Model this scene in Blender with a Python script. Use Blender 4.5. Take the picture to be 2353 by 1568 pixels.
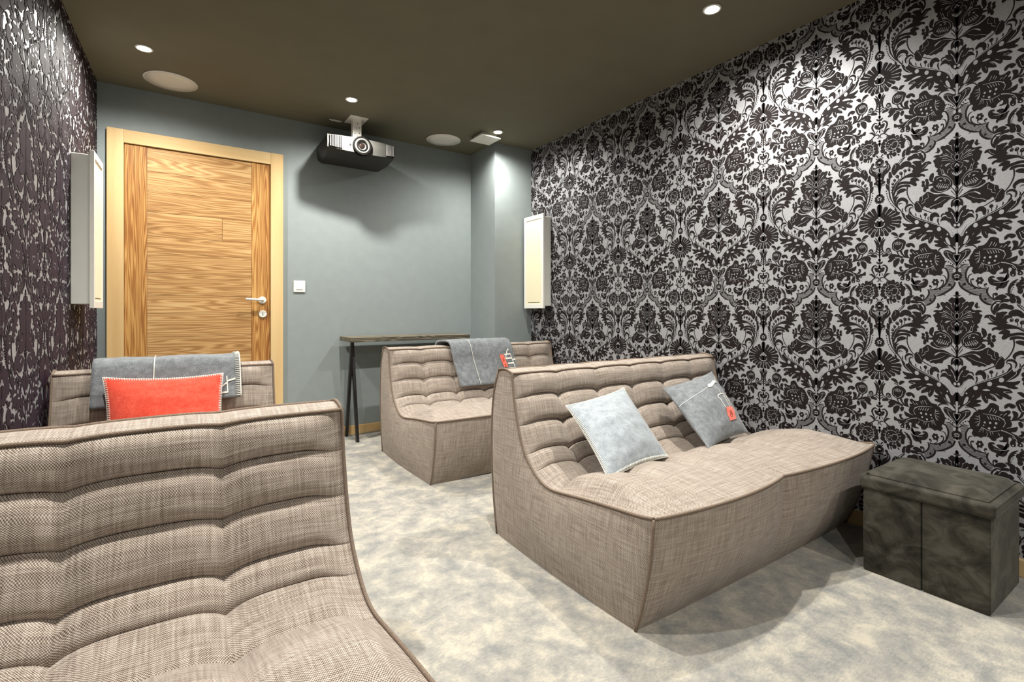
import bpy, bmesh, math, json, random
from mathutils import Vector, Matrix, noise
random.seed(7)
for o in list(bpy.data.objects): bpy.data.objects.remove(o)
scene = bpy.context.scene
COL = scene.collection
PI = math.pi
# ------------------------------------------------------------------ camera, world, exposure
cam_d = bpy.data.cameras.new('camera'); cam = bpy.data.objects.new('camera', cam_d); COL.objects.link(cam)
cam.location = (0, 0, 1.0)
cam.rotation_euler = (PI / 2, 0, -math.radians(33.742))
cam_d.sensor_width = 36; cam_d.lens = 36 * 1137 / 2353; cam_d.shift_y = -69 / 2353
cam_d.clip_start = .02
scene.camera = cam
scene.view_settings.view_transform = 'Standard'; scene.view_settings.look = 'None'
scene.view_settings.gamma = 1; scene.view_settings.use_curve_mapping = False
scene.view_settings.exposure = 0.18
scene.cycles.max_bounces = 7; scene.cycles.diffuse_bounces = 5; scene.cycles.glossy_bounces = 3
scene.cycles.sample_clamp_indirect = 4; scene.cycles.caustics_reflective = False; scene.cycles.caustics_refractive = False
w = bpy.data.worlds.new('world'); scene.world = w; w.use_nodes = True
w.node_tree.nodes['Background'].inputs[0].default_value = (1.0, .90, .76, 1)
w.node_tree.nodes['Background'].inputs[1].default_value = .20
LAMP_W = 116.0           # downlight power
ZC = 2.455              # ceiling height
XR = 2.635              # right wall
YB = 4.06               # back wall
YF = -1.7               # the room goes on behind the camera
def xleft(y): return -.446 - .0239 * (YB - y)
LAMPS = [(-.172, 3.403, 'small bright ceiling downlight at far left, above the wooden door'),
         (.971, 3.436, 'small bright ceiling downlight directly in front of the projector mount'),
         (2.135, 3.40, 'small bright ceiling downlight beside the square white vent'),
         (2.122, 1.445, 'small bright ceiling downlight at the top, nearest the camera above the long sofa'),
         (-.17, 1.445, 'ceiling downlight above the nearest armless chair'), (.97, 1.445, 'ceiling downlight above the aisle'),
         (-.17, -.9, 'ceiling downlight behind the camera, left'), (.97, -.9, 'ceiling downlight behind the camera, middle'),
         (2.122, -.9, 'ceiling downlight behind the camera, right')]
# ------------------------------------------------------------------ helpers
def tag(o, label=None, cat=None, group=None, kind=None):
    if label: o['label'] = label
    if cat: o['category'] = cat
    if group: o['group'] = group
    if kind: o['kind'] = kind
    return o
def empty(name, loc=(0, 0, 0), rz=0):
    o = bpy.data.objects.new(name, None); COL.objects.link(o); o.location = loc; o.rotation_euler = (0, 0, rz); o.empty_display_size = .05
    return o
class MB:
    def __init__(s): s.v = []; s.f = []; s.m = []; s.uv = []; s.sm = []
    def face(s, idx, mi=0, uv=None, smooth=False):
        s.f.append(idx); s.m.append(mi); s.uv.append(uv); s.sm.append(smooth)
    def box(s, a, b, mi=0, bev=0):
        x0, y0, z0 = a; x1, y1, z1 = b; n = len(s.v)
        P = [(x0,y0,z0),(x1,y0,z0),(x1,y1,z0),(x0,y1,z0),(x0,y0,z1),(x1,y0,z1),(x1,y1,z1),(x0,y1,z1)]
        s.v += P
        for q in ((0,3,2,1),(4,5,6,7),(0,1,5,4),(1,2,6,5),(2,3,7,6),(3,0,4,7)):
            pts = [P[i] for i in q]
            ax = 2 if q in ((0,3,2,1),(4,5,6,7)) else (1 if q in ((0,1,5,4),(2,3,7,6)) else 0)
            uv = [(p[0],p[1]) if ax == 2 else ((p[0],p[2]) if ax == 1 else (p[1],p[2])) for p in pts]
            s.face([n+i for i in q], mi, uv)
    def quad(s, pts, mi=0, uv=None):
        n = len(s.v); s.v += [tuple(p) for p in pts]; s.face(list(range(n, n+len(pts))), mi, uv)
    def grid(s, P, mi=0, smooth=True, closed_u=False, uvf=None, flip=False):
        # P[i][j] -> point ; optional per-point uv P as (x,y,z,u,v)
        n = len(s.v); R = len(P); Cn = len(P[0])
        for row in P:
            for p in row: s.v.append(tuple(p[:3]))
        for i in range(R if closed_u else R - 1):
            for j in range(Cn - 1):
                i2 = (i + 1) % R
                q = [(i, j), (i2, j), (i2, j+1), (i, j+1)]
                if flip: q.reverse()
                uv = None
                if len(P[0][0]) > 3: uv = [tuple(P[a][b][3:5]) for a, b in q]
                s.face([n + a * Cn + b for a, b in q], mi, uv, smooth)
    def tube(s, pts, r, seg=6, mi=0, closed=False, r2=None):
        pts = [Vector(p) for p in pts]; N = len(pts); rings = []
        up = Vector((0, 0, 1)); prev = None
        for i, p in enumerate(pts):
            a = pts[i-1] if (i > 0 or closed) else p; b = pts[(i+1) % N] if (i < N-1 or closed) else p
            t = (b - a).normalized()
            if prev is None:
                nn = t.cross(up)
                if nn.length < 1e-3: nn = t.cross(Vector((1, 0, 0)))
                nn.normalize()
            else:
                nn = (prev - t * prev.dot(t)).normalized()
            prev = nn; bb = t.cross(nn)
            rr = r if r2 is None else r + (r2 - r) * i / (N - 1)
            rings.append([tuple(p + nn * rr * math.cos(2*PI*k/seg) + bb * rr * math.sin(2*PI*k/seg)) for k in range(seg)])
        n = len(s.v)
        for ring in rings: s.v += ring
        for i in range(N if closed else N-1):
            for k in range(seg):
                i2 = (i+1) % N; k2 = (k+1) % seg
                s.face([n+i*seg+k, n+i2*seg+k, n+i2*seg+k2, n+i*seg+k2], mi, None, True)
        if not closed:
            s.face([n+k for k in range(seg)][::-1], mi); s.face([n+(N-1)*seg+k for k in range(seg)], mi)
    def lathe(s, prof, c=(0,0,0), axis='z', seg=32, mi=0, cap=True):
        # prof: list of (radius, height) along the axis
        n = len(s.v)
        for r, h in prof:
            for k in range(seg):
                a = 2*PI*k/seg; x, y = r*math.cos(a), r*math.sin(a)
                p = {'z': (x, y, h), 'y': (x, h, y), 'x': (h, x, y)}[axis]
                s.v.append((c[0]+p[0], c[1]+p[1], c[2]+p[2]))
        for i in range(len(prof)-1):
            for k in range(seg):
                k2 = (k+1) % seg
                s.face([n+i*seg+k, n+i*seg+k2, n+(i+1)*seg+k2, n+(i+1)*seg+k], mi, None, True)
        if cap:
            s.face([n+k for k in range(seg)][::-1], mi); s.face([n+(len(prof)-1)*seg+k for k in range(seg)], mi)
    def build(s, name, mats, parent=None, bevel=0, bseg=2, fixn=True):
        me = bpy.data.meshes.new(name); me.from_pydata(s.v, [], s.f)
        if not isinstance(mats, (list, tuple)): mats = [mats]
        for m in mats: me.materials.append(m)
        me.polygons.foreach_set('material_index', s.m)
        me.polygons.foreach_set('use_smooth', s.sm)
        if any(u for u in s.uv):
            L = me.uv_layers.new(name='UVMap'); flat = []
            for f, u in zip(s.f, s.uv):
                if u: 
                    for a in u: flat += [a[0], a[1]]
                else: flat += [0, 0] * len(f)
            L.data.foreach_set('uv', flat)
        me.update()
        if fixn:
            bm = bmesh.new(); bm.from_mesh(me); bmesh.ops.recalc_face_normals(bm, faces=bm.faces); bm.to_mesh(me); bm.free()
        o = bpy.data.objects.new(name, me); COL.objects.link(o)
        if parent: o.parent = parent
        if bevel:
            md = o.modifiers.new('bevel', 'BEVEL'); md.width = bevel; md.segments = bseg; md.limit_method = 'ANGLE'; md.harden_normals = False
        return o
def rel(o, root):
    """geometry given in world coordinates, object parented to a thing standing at root.location"""
    o.location = -Vector(root.location); return o
def crom(P, n):
    out = []; N = len(P)
    for i in range(N-1):
        p = [P[max(0, min(N-1, i+k-1))] for k in range(4)]
        for j in range(n):
            t = j / n
            out.append(tuple(.5*(2*p[1][k]+(p[2][k]-p[0][k])*t+(2*p[0][k]-5*p[1][k]+4*p[2][k]-p[3][k])*t*t+(3*p[1][k]-p[0][k]-3*p[2][k]+p[3][k])*t**3) for k in range(len(P[0]))))
    out.append(tuple(P[-1])); return out
def resample(P, n):
    P = [Vector(p) for p in P]; L = [0]
    for a, b in zip(P, P[1:]): L.append(L[-1] + (b-a).length)
    out = []; j = 0
    for i in range(n):
        s_ = L[-1]*i/(n-1)
        while j < len(P)-2 and L[j+1] < s_: j += 1
        t = (s_-L[j])/max(1e-9, L[j+1]-L[j]); out.append(P[j].lerp(P[j+1], t))
    return out, L[-1]
def sstep(a, b, x):
    t = max(0, min(1, (x-a)/(b-a))); return t*t*(3-2*t)
# ------------------------------------------------------------------ materials
def srgb(r, g, b): return tuple((c/255/12.92 if c/255 <= .04045 else ((c/255+.055)/1.055)**2.4) for c in (r, g, b)) + (1,)
class NT:
    def __init__(s, name):
        s.m = bpy.data.materials.new(name); s.m.use_nodes = True; s.t = s.m.node_tree; s.b = s.t.nodes['Principled BSDF']
    def n(s, typ, **kw):
        nd = s.t.nodes.new(typ)
        for k, v in kw.items():
            if k.startswith('i_'):
                key = k[2:]; key = int(key) if key.isdigit() else key.replace('_', ' ')
                nd.inputs[key].default_value = v
            else: setattr(nd, k, v)
        return nd
    def l(s, a, b): s.t.links.new(a, b)
    def ramp(s, fac, stops, interp='LINEAR'):
        r = s.n('ShaderNodeValToRGB'); r.color_ramp.interpolation = interp
        while len(r.color_ramp.elements) < len(stops): r.color_ramp.elements.new(.5)
        for e, (p, c) in zip(r.color_ramp.elements, stops): e.position = p; e.color = c
        s.l(fac, r.inputs[0]); return r.outputs[0]
    def math(s, op, a, b=None):
        nd = s.n('ShaderNodeMath', operation=op)
        for i, x in enumerate((a, b)):
            if x is None: continue
            if isinstance(x, (int, float)): nd.inputs[i].default_value = x
            else: s.l(x, nd.inputs[i])
        return nd.outputs[0]
    def mix(s, fac, a, b, mode='MIX'):
        nd = s.n('ShaderNodeMix', data_type='RGBA', blend_type=mode)
        for i, x in ((0, fac), (6, a), (7, b)):
            if isinstance(x, (int, float)): nd.inputs[i].default_value = x
            elif isinstance(x, tuple): nd.inputs[i].default_value = x
            else: s.l(x, nd.inputs[i])
        return nd.outputs[2]
    def bump(s, h, strength, dist):
        nd = s.n('ShaderNodeBump'); nd.inputs['Strength'].default_value = strength; nd.inputs['Distance'].default_value = dist
        s.l(h, nd.inputs['Height']); s.l(nd.outputs[0], s.b.inputs['Normal'])
    def coord(s, kind='Object', scale=(1, 1, 1), rot=(0, 0, 0)):
        tc = s.n('ShaderNodeTexCoord'); mp = s.n('ShaderNodeMapping'); mp.inputs['Scale'].default_value = scale; mp.inputs['Rotation'].default_value = rot
        s.l(tc.outputs[kind], mp.inputs[0]); return mp.outputs[0]
    def noise(s, vec, scale, detail=2, rough=.5, dist=0):
        nd = s.n('ShaderNodeTexNoise'); nd.inputs['Scale'].default_value = scale; nd.inputs['Detail'].default_value = detail
        nd.inputs['Roughness'].default_value = rough; nd.inputs['Distortion'].default_value = dist
        s.l(vec, nd.inputs['Vector']); return nd.outputs['Fac']
def plain(name, c, rough=.6, metal=0, emit=0, ecol=None, noise_amt=.06, nscale=30, spec=.5, bump=0):
    n = NT(name); n.b.inputs['Roughness'].default_value = rough; n.b.inputs['Metallic'].default_value = metal
    n.b.inputs['Specular IOR Level'].default_value = spec
    v = n.coord(); f = n.noise(v, nscale, 3)
    d = tuple(x*(1-noise_amt) for x in c[:3])+(1,); u = tuple(min(1, x*(1+noise_amt)) for x in c[:3])+(1,)
    n.l(n.ramp(f, [(.3, d), (.7, u)]), n.b.inputs['Base Color'])
    if bump: n.bump(f, .4, bump)
    if emit:
        n.b.inputs['Emission Color'].default_value = ecol or (1, 1, 1, 1); n.b.inputs['Emission Strength'].default_value = emit
    return n.m
def weave(name, dark, mid, light, per=.0042, bump=.0012, slub=.56, sheen=.15):
    n = NT(name); n.b.inputs['Roughness'].default_value = .92; n.b.inputs['Specular IOR Level'].default_value = .15
    n.b.inputs['Sheen Weight'].default_value = sheen; n.b.inputs['Sheen Roughness'].default_value = .5
    uv = n.coord('UV'); sep = n.n('ShaderNodeSeparateXYZ')
    wob = n.n('ShaderNodeTexNoise'); wob.inputs['Scale'].default_value = 40; wob.inputs['Detail'].default_value = 1
    n.l(uv, wob.inputs['Vector'])
    add = n.n('ShaderNodeVectorMath', operation='MULTIPLY_ADD'); n.l(wob.outputs['Color'], add.inputs[0]); add.inputs[1].default_value = (.0065, .0065, 0); n.l(uv, add.inputs[2])
    n.l(add.outputs[0], sep.inputs[0])
    k = 2*PI/per
    sx = n.math('SINE', n.math('MULTIPLY', sep.outputs[0], k)); sy = n.math('SINE', n.math('MULTIPLY', sep.outputs[1], k))
    wv = n.math('MULTIPLY_ADD', n.math('MULTIPLY', sx, sy), .5); wv.node.inputs[2].default_value = .5
    # slubs: stretched noise in both thread directions
    v1 = n.coord('UV', (9, 190, 1)); v2 = n.coord('UV', (190, 11, 1))
    n1 = n.noise(v1, 1, 2); n2 = n.noise(v2, 1, 2)
    sl = n.math('MULTIPLY', n.math('ADD', n1, n2), .5)
    f = n.math('ADD', n.math('MULTIPLY', wv, 1-slub), n.math('MULTIPLY', sl, slub))
    n.l(n.ramp(f, [(.27, dark), (.5, mid), (.72, light)]), n.b.inputs['Base Color'])
    n.bump(f, .9, bump)
    return n.m
def felt(name, a, b, scale=350, sheen=.25):
    n = NT(name); n.b.inputs['Roughness'].default_value = .95; n.b.inputs['Specular IOR Level'].default_value = .1
    n.b.inputs['Sheen Weight'].default_value = sheen
    v = n.coord(); f = n.noise(v, scale, 3, .7); g = n.noise(v, 38, 3, .6)
    m = n.math('ADD', n.math('MULTIPLY', f, .65), n.math('MULTIPLY', g, .35))
    n.l(n.ramp(m, [(.36, a), (.64, b)]), n.b.inputs['Base Color']); n.bump(m, .5, .002)
    return n.m
def timber(name, stops, stretch=(2.2, 26, 1), wscale=3.2, dist=3.2, rough=.55, fine=.35, bump=.0008):
    """grain runs along U of the uv map, in metres"""
    n = NT(name); n.b.inputs['Roughness'].default_value = rough; n.b.inputs['Specular IOR Level'].default_value = .3
    v = n.coord('UV', stretch)
    warp = n.n('ShaderNodeTexNoise'); warp.inputs['Scale'].default_value = .9; warp.inputs['Detail'].default_value = 2; n.l(v, warp.inputs['Vector'])
    rings = n.math('SINE', n.math('MULTIPLY', n.math('ADD', n.math('MULTIPLY', warp.outputs['Fac'], dist*4), 0), wscale*4))
    rings = n.math('MULTIPLY_ADD', rings, .5); rings.node.inputs[2].default_value = .5
    fv = n.coord('UV', (9, 420, 1)); ff = n.noise(fv, 1, 3, .6)
    tone = n.noise(n.coord('UV', (.9, 7, 1)), 1, 2)
    m = n.math('ADD', n.math('MULTIPLY', rings, (1-fine)*.42), n.math('ADD', n.math('MULTIPLY', ff, fine), n.math('MULTIPLY', tone, (1-fine)*.62)))
    n.l(n.ramp(m, stops), n.b.inputs['Base Color']); n.bump(m, .5, bump)
    return n.m
PAINT = plain('grey_wall_paint', srgb(142, 151, 151), .75, noise_amt=.03, nscale=14, spec=.3)
CEILP = plain('dark_ceiling_paint', srgb(112, 109, 92), .8, noise_amt=.04, nscale=5, spec=.2)
WHITE = plain('white_plastic', srgb(238, 236, 228), .35, noise_amt=.01)
CREAM = plain('cream_speaker_cloth', srgb(236, 228, 196), .8, noise_amt=.03, nscale=200)
TRIMW = plain('white_metal', srgb(225, 225, 218), .3, noise_amt=.01)
STEEL = plain('brushed_steel', srgb(205, 203, 198), .32, 1.0, noise_amt=.05)
BLACKM = plain('black_steel', srgb(26, 24, 24), .4, noise_amt=.15)
GLOW = plain('lamp_glow', (1, .97, .9, 1), .5, emit=60, ecol=(1, .95, .84, 1))
def carpet():
    n = NT('mottled_carpet'); n.b.inputs['Roughness'].default_value = .97; n.b.inputs['Specular IOR Level'].default_value = .1
    n.b.inputs['Sheen Weight'].default_value = .3
    v = n.coord(); a = n.noise(v, 9.5, 5, .68, .25); b = n.noise(v, 420, 2, .7); c = n.noise(n.coord(scale=(60, 180, 60)), 1, 3, .6)
    m = n.math('ADD', n.math('MULTIPLY', a, .62), n.math('ADD', n.math('MULTIPLY', b, .18), n.math('MULTIPLY', c, .2)))
    n.l(n.ramp(m, [(.39, srgb(136, 138, 136)), (.5, srgb(168, 165, 157)), (.60, srgb(202, 195, 178))]), n.b.inputs['Base Color'])
    n.bump(n.math('ADD', b, c), .6, .004); return n.m
CARPET = carpet()
def paper():
    n = NT('silver_wallpaper'); n.b.inputs['Roughness'].default_value = .5; n.b.inputs['Metallic'].default_value = .3
    v = n.coord(scale=(1, 1, 3)); f = n.noise(v, 160, 3, .7); n.l(n.ramp(f, [(.3, srgb(146, 147, 150)), (.7, srgb(172, 173, 177))]), n.b.inputs['Base Color'])
    n.bump(f, .35, .0012); return n.m
PAPER = paper()
def flock():
    n = NT('black_flock'); n.b.inputs['Roughness'].default_value = .75; n.b.inputs['Specular IOR Level'].default_value = .25
    v = n.coord(); f = n.noise(v, 300, 2); n.l(n.ramp(f, [(.3, srgb(13, 8, 8)), (.7, srgb(30, 20, 19))]), n.b.inputs['Base Color'])
    n.b.inputs['Sheen Weight'].default_value = .04; n.b.inputs['Sheen Roughness'].default_value = .3; n.b.inputs['Sheen Tint'].default_value = (.75, .35, .8, 1)
    return n.m
FLOCK = flock()
SOFA = weave('taupe_sofa_weave', srgb(72, 59, 49), srgb(154, 140, 127), srgb(214, 205, 195), per=.0048)
PIPING = plain('taupe_piping', srgb(126, 111, 98), .95, noise_amt=.35, nscale=420, spec=.1, bump=.001)
GREYF = felt('grey_felt', srgb(88, 92, 96), srgb(150, 155, 158))
LGREYF = felt('light_grey_felt', srgb(128, 136, 142), srgb(182, 190, 195))
REDF = felt('coral_red_felt', srgb(214, 62, 44), srgb(240, 104, 82), 260)
CORALT = felt('coral_patch', srgb(235, 105, 84), srgb(246, 132, 112))
YARN = felt('white_yarn', srgb(222, 220, 208), srgb(246, 245, 236), 400, .1)
INK = plain('dark_red_ink', srgb(150, 50, 38), .9)
def velvet():
    n = NT('charcoal_crushed_velvet'); n.b.inputs['Roughness'].default_value = .7; n.b.inputs['Specular IOR Level'].default_value = .2
    n.b.inputs['Sheen Weight'].default_value = .3; n.b.inputs['Sheen Roughness'].default_value = .35; n.b.inputs['Sheen Tint'].default_value = (.8, .82, .75, 1)
    v = n.coord(scale=(1, 1, 1.3)); a = n.noise(v, 11, 4, .62, .7); b = n.noise(v, 500, 2)
    m = n.math('ADD', n.math('MULTIPLY', a, .85), n.math('MULTIPLY', b, .15))
    n.l(n.ramp(m, [(.34, srgb(28, 26, 21)), (.48, srgb(54, 51, 43)), (.64, srgb(80, 77, 68))]), n.b.inputs['Base Color']); n.bump(m, .35, .006); return n.m
VELVET = velvet()
SPRUCE = timber('pale_spruce', [(.2, srgb(198, 160, 106)), (.5, srgb(214, 182, 130)), (.8, srgb(224, 198, 150))], (.5, 9, 1), 1.0, .8)
OLDPINE = timber('reclaimed_pine', [(.2, srgb(122, 84, 44)), (.42, srgb(164, 122, 74)), (.6, srgb(190, 150, 98)), (.8, srgb(212, 180, 128))], (.75, 13, 1), 3.1, 2.2)
OLDPINE2 = timber('reclaimed_pine_stile', [(.2, srgb(108, 62, 26)), (.42, srgb(154, 102, 50)), (.6, srgb(188, 140, 78)), (.85, srgb(214, 174, 112))], (.7, 17, 1), 3.0, 2.2)
GREYWOOD = timber('weathered_dark_wood', [(.2, srgb(56, 52, 42)), (.5, srgb(96, 90, 76)), (.85, srgb(168, 158, 138))], (2, 20, 1), 2, 2)
SILV = plain('silver_projector_shell', srgb(84, 83, 79), .5, .0, noise_amt=.02)
SLAT = plain('pale_slats', srgb(120, 119, 115), .5, noise_amt=.02)
MATB = plain('matt_black', srgb(12, 11, 10), .8, spec=.1)
DARKP = plain('dark_projector_shell', srgb(34, 31, 26), .45, noise_amt=.05)
LENSG = plain('lens_glass', srgb(40, 30, 26), .05, .3, noise_amt=0, spec=1)
# ------------------------------------------------------------------ room shell
b = MB(); b.box((-.75, YF, -.12), (XR+.2, YB+.2, 0)); floor = b.build('floor', CARPET); tag(floor, kind='structure')
b = MB(); b.box((-.75, YF, ZC), (XR+.2, YB+.2, ZC+.15)); tag(b.build('ceiling', CEILP), kind='structure')
b = MB(); b.box((-.75, YB, 0), (XR+.2, YB+.2, ZC)); tag(b.build('wall_back', PAINT), kind='structure')
b = MB(); b.box((2.248, 3.632, 0), (XR, YB, ZC)); tag(b.build('wall_pillar', PAINT), kind='structure')
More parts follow.
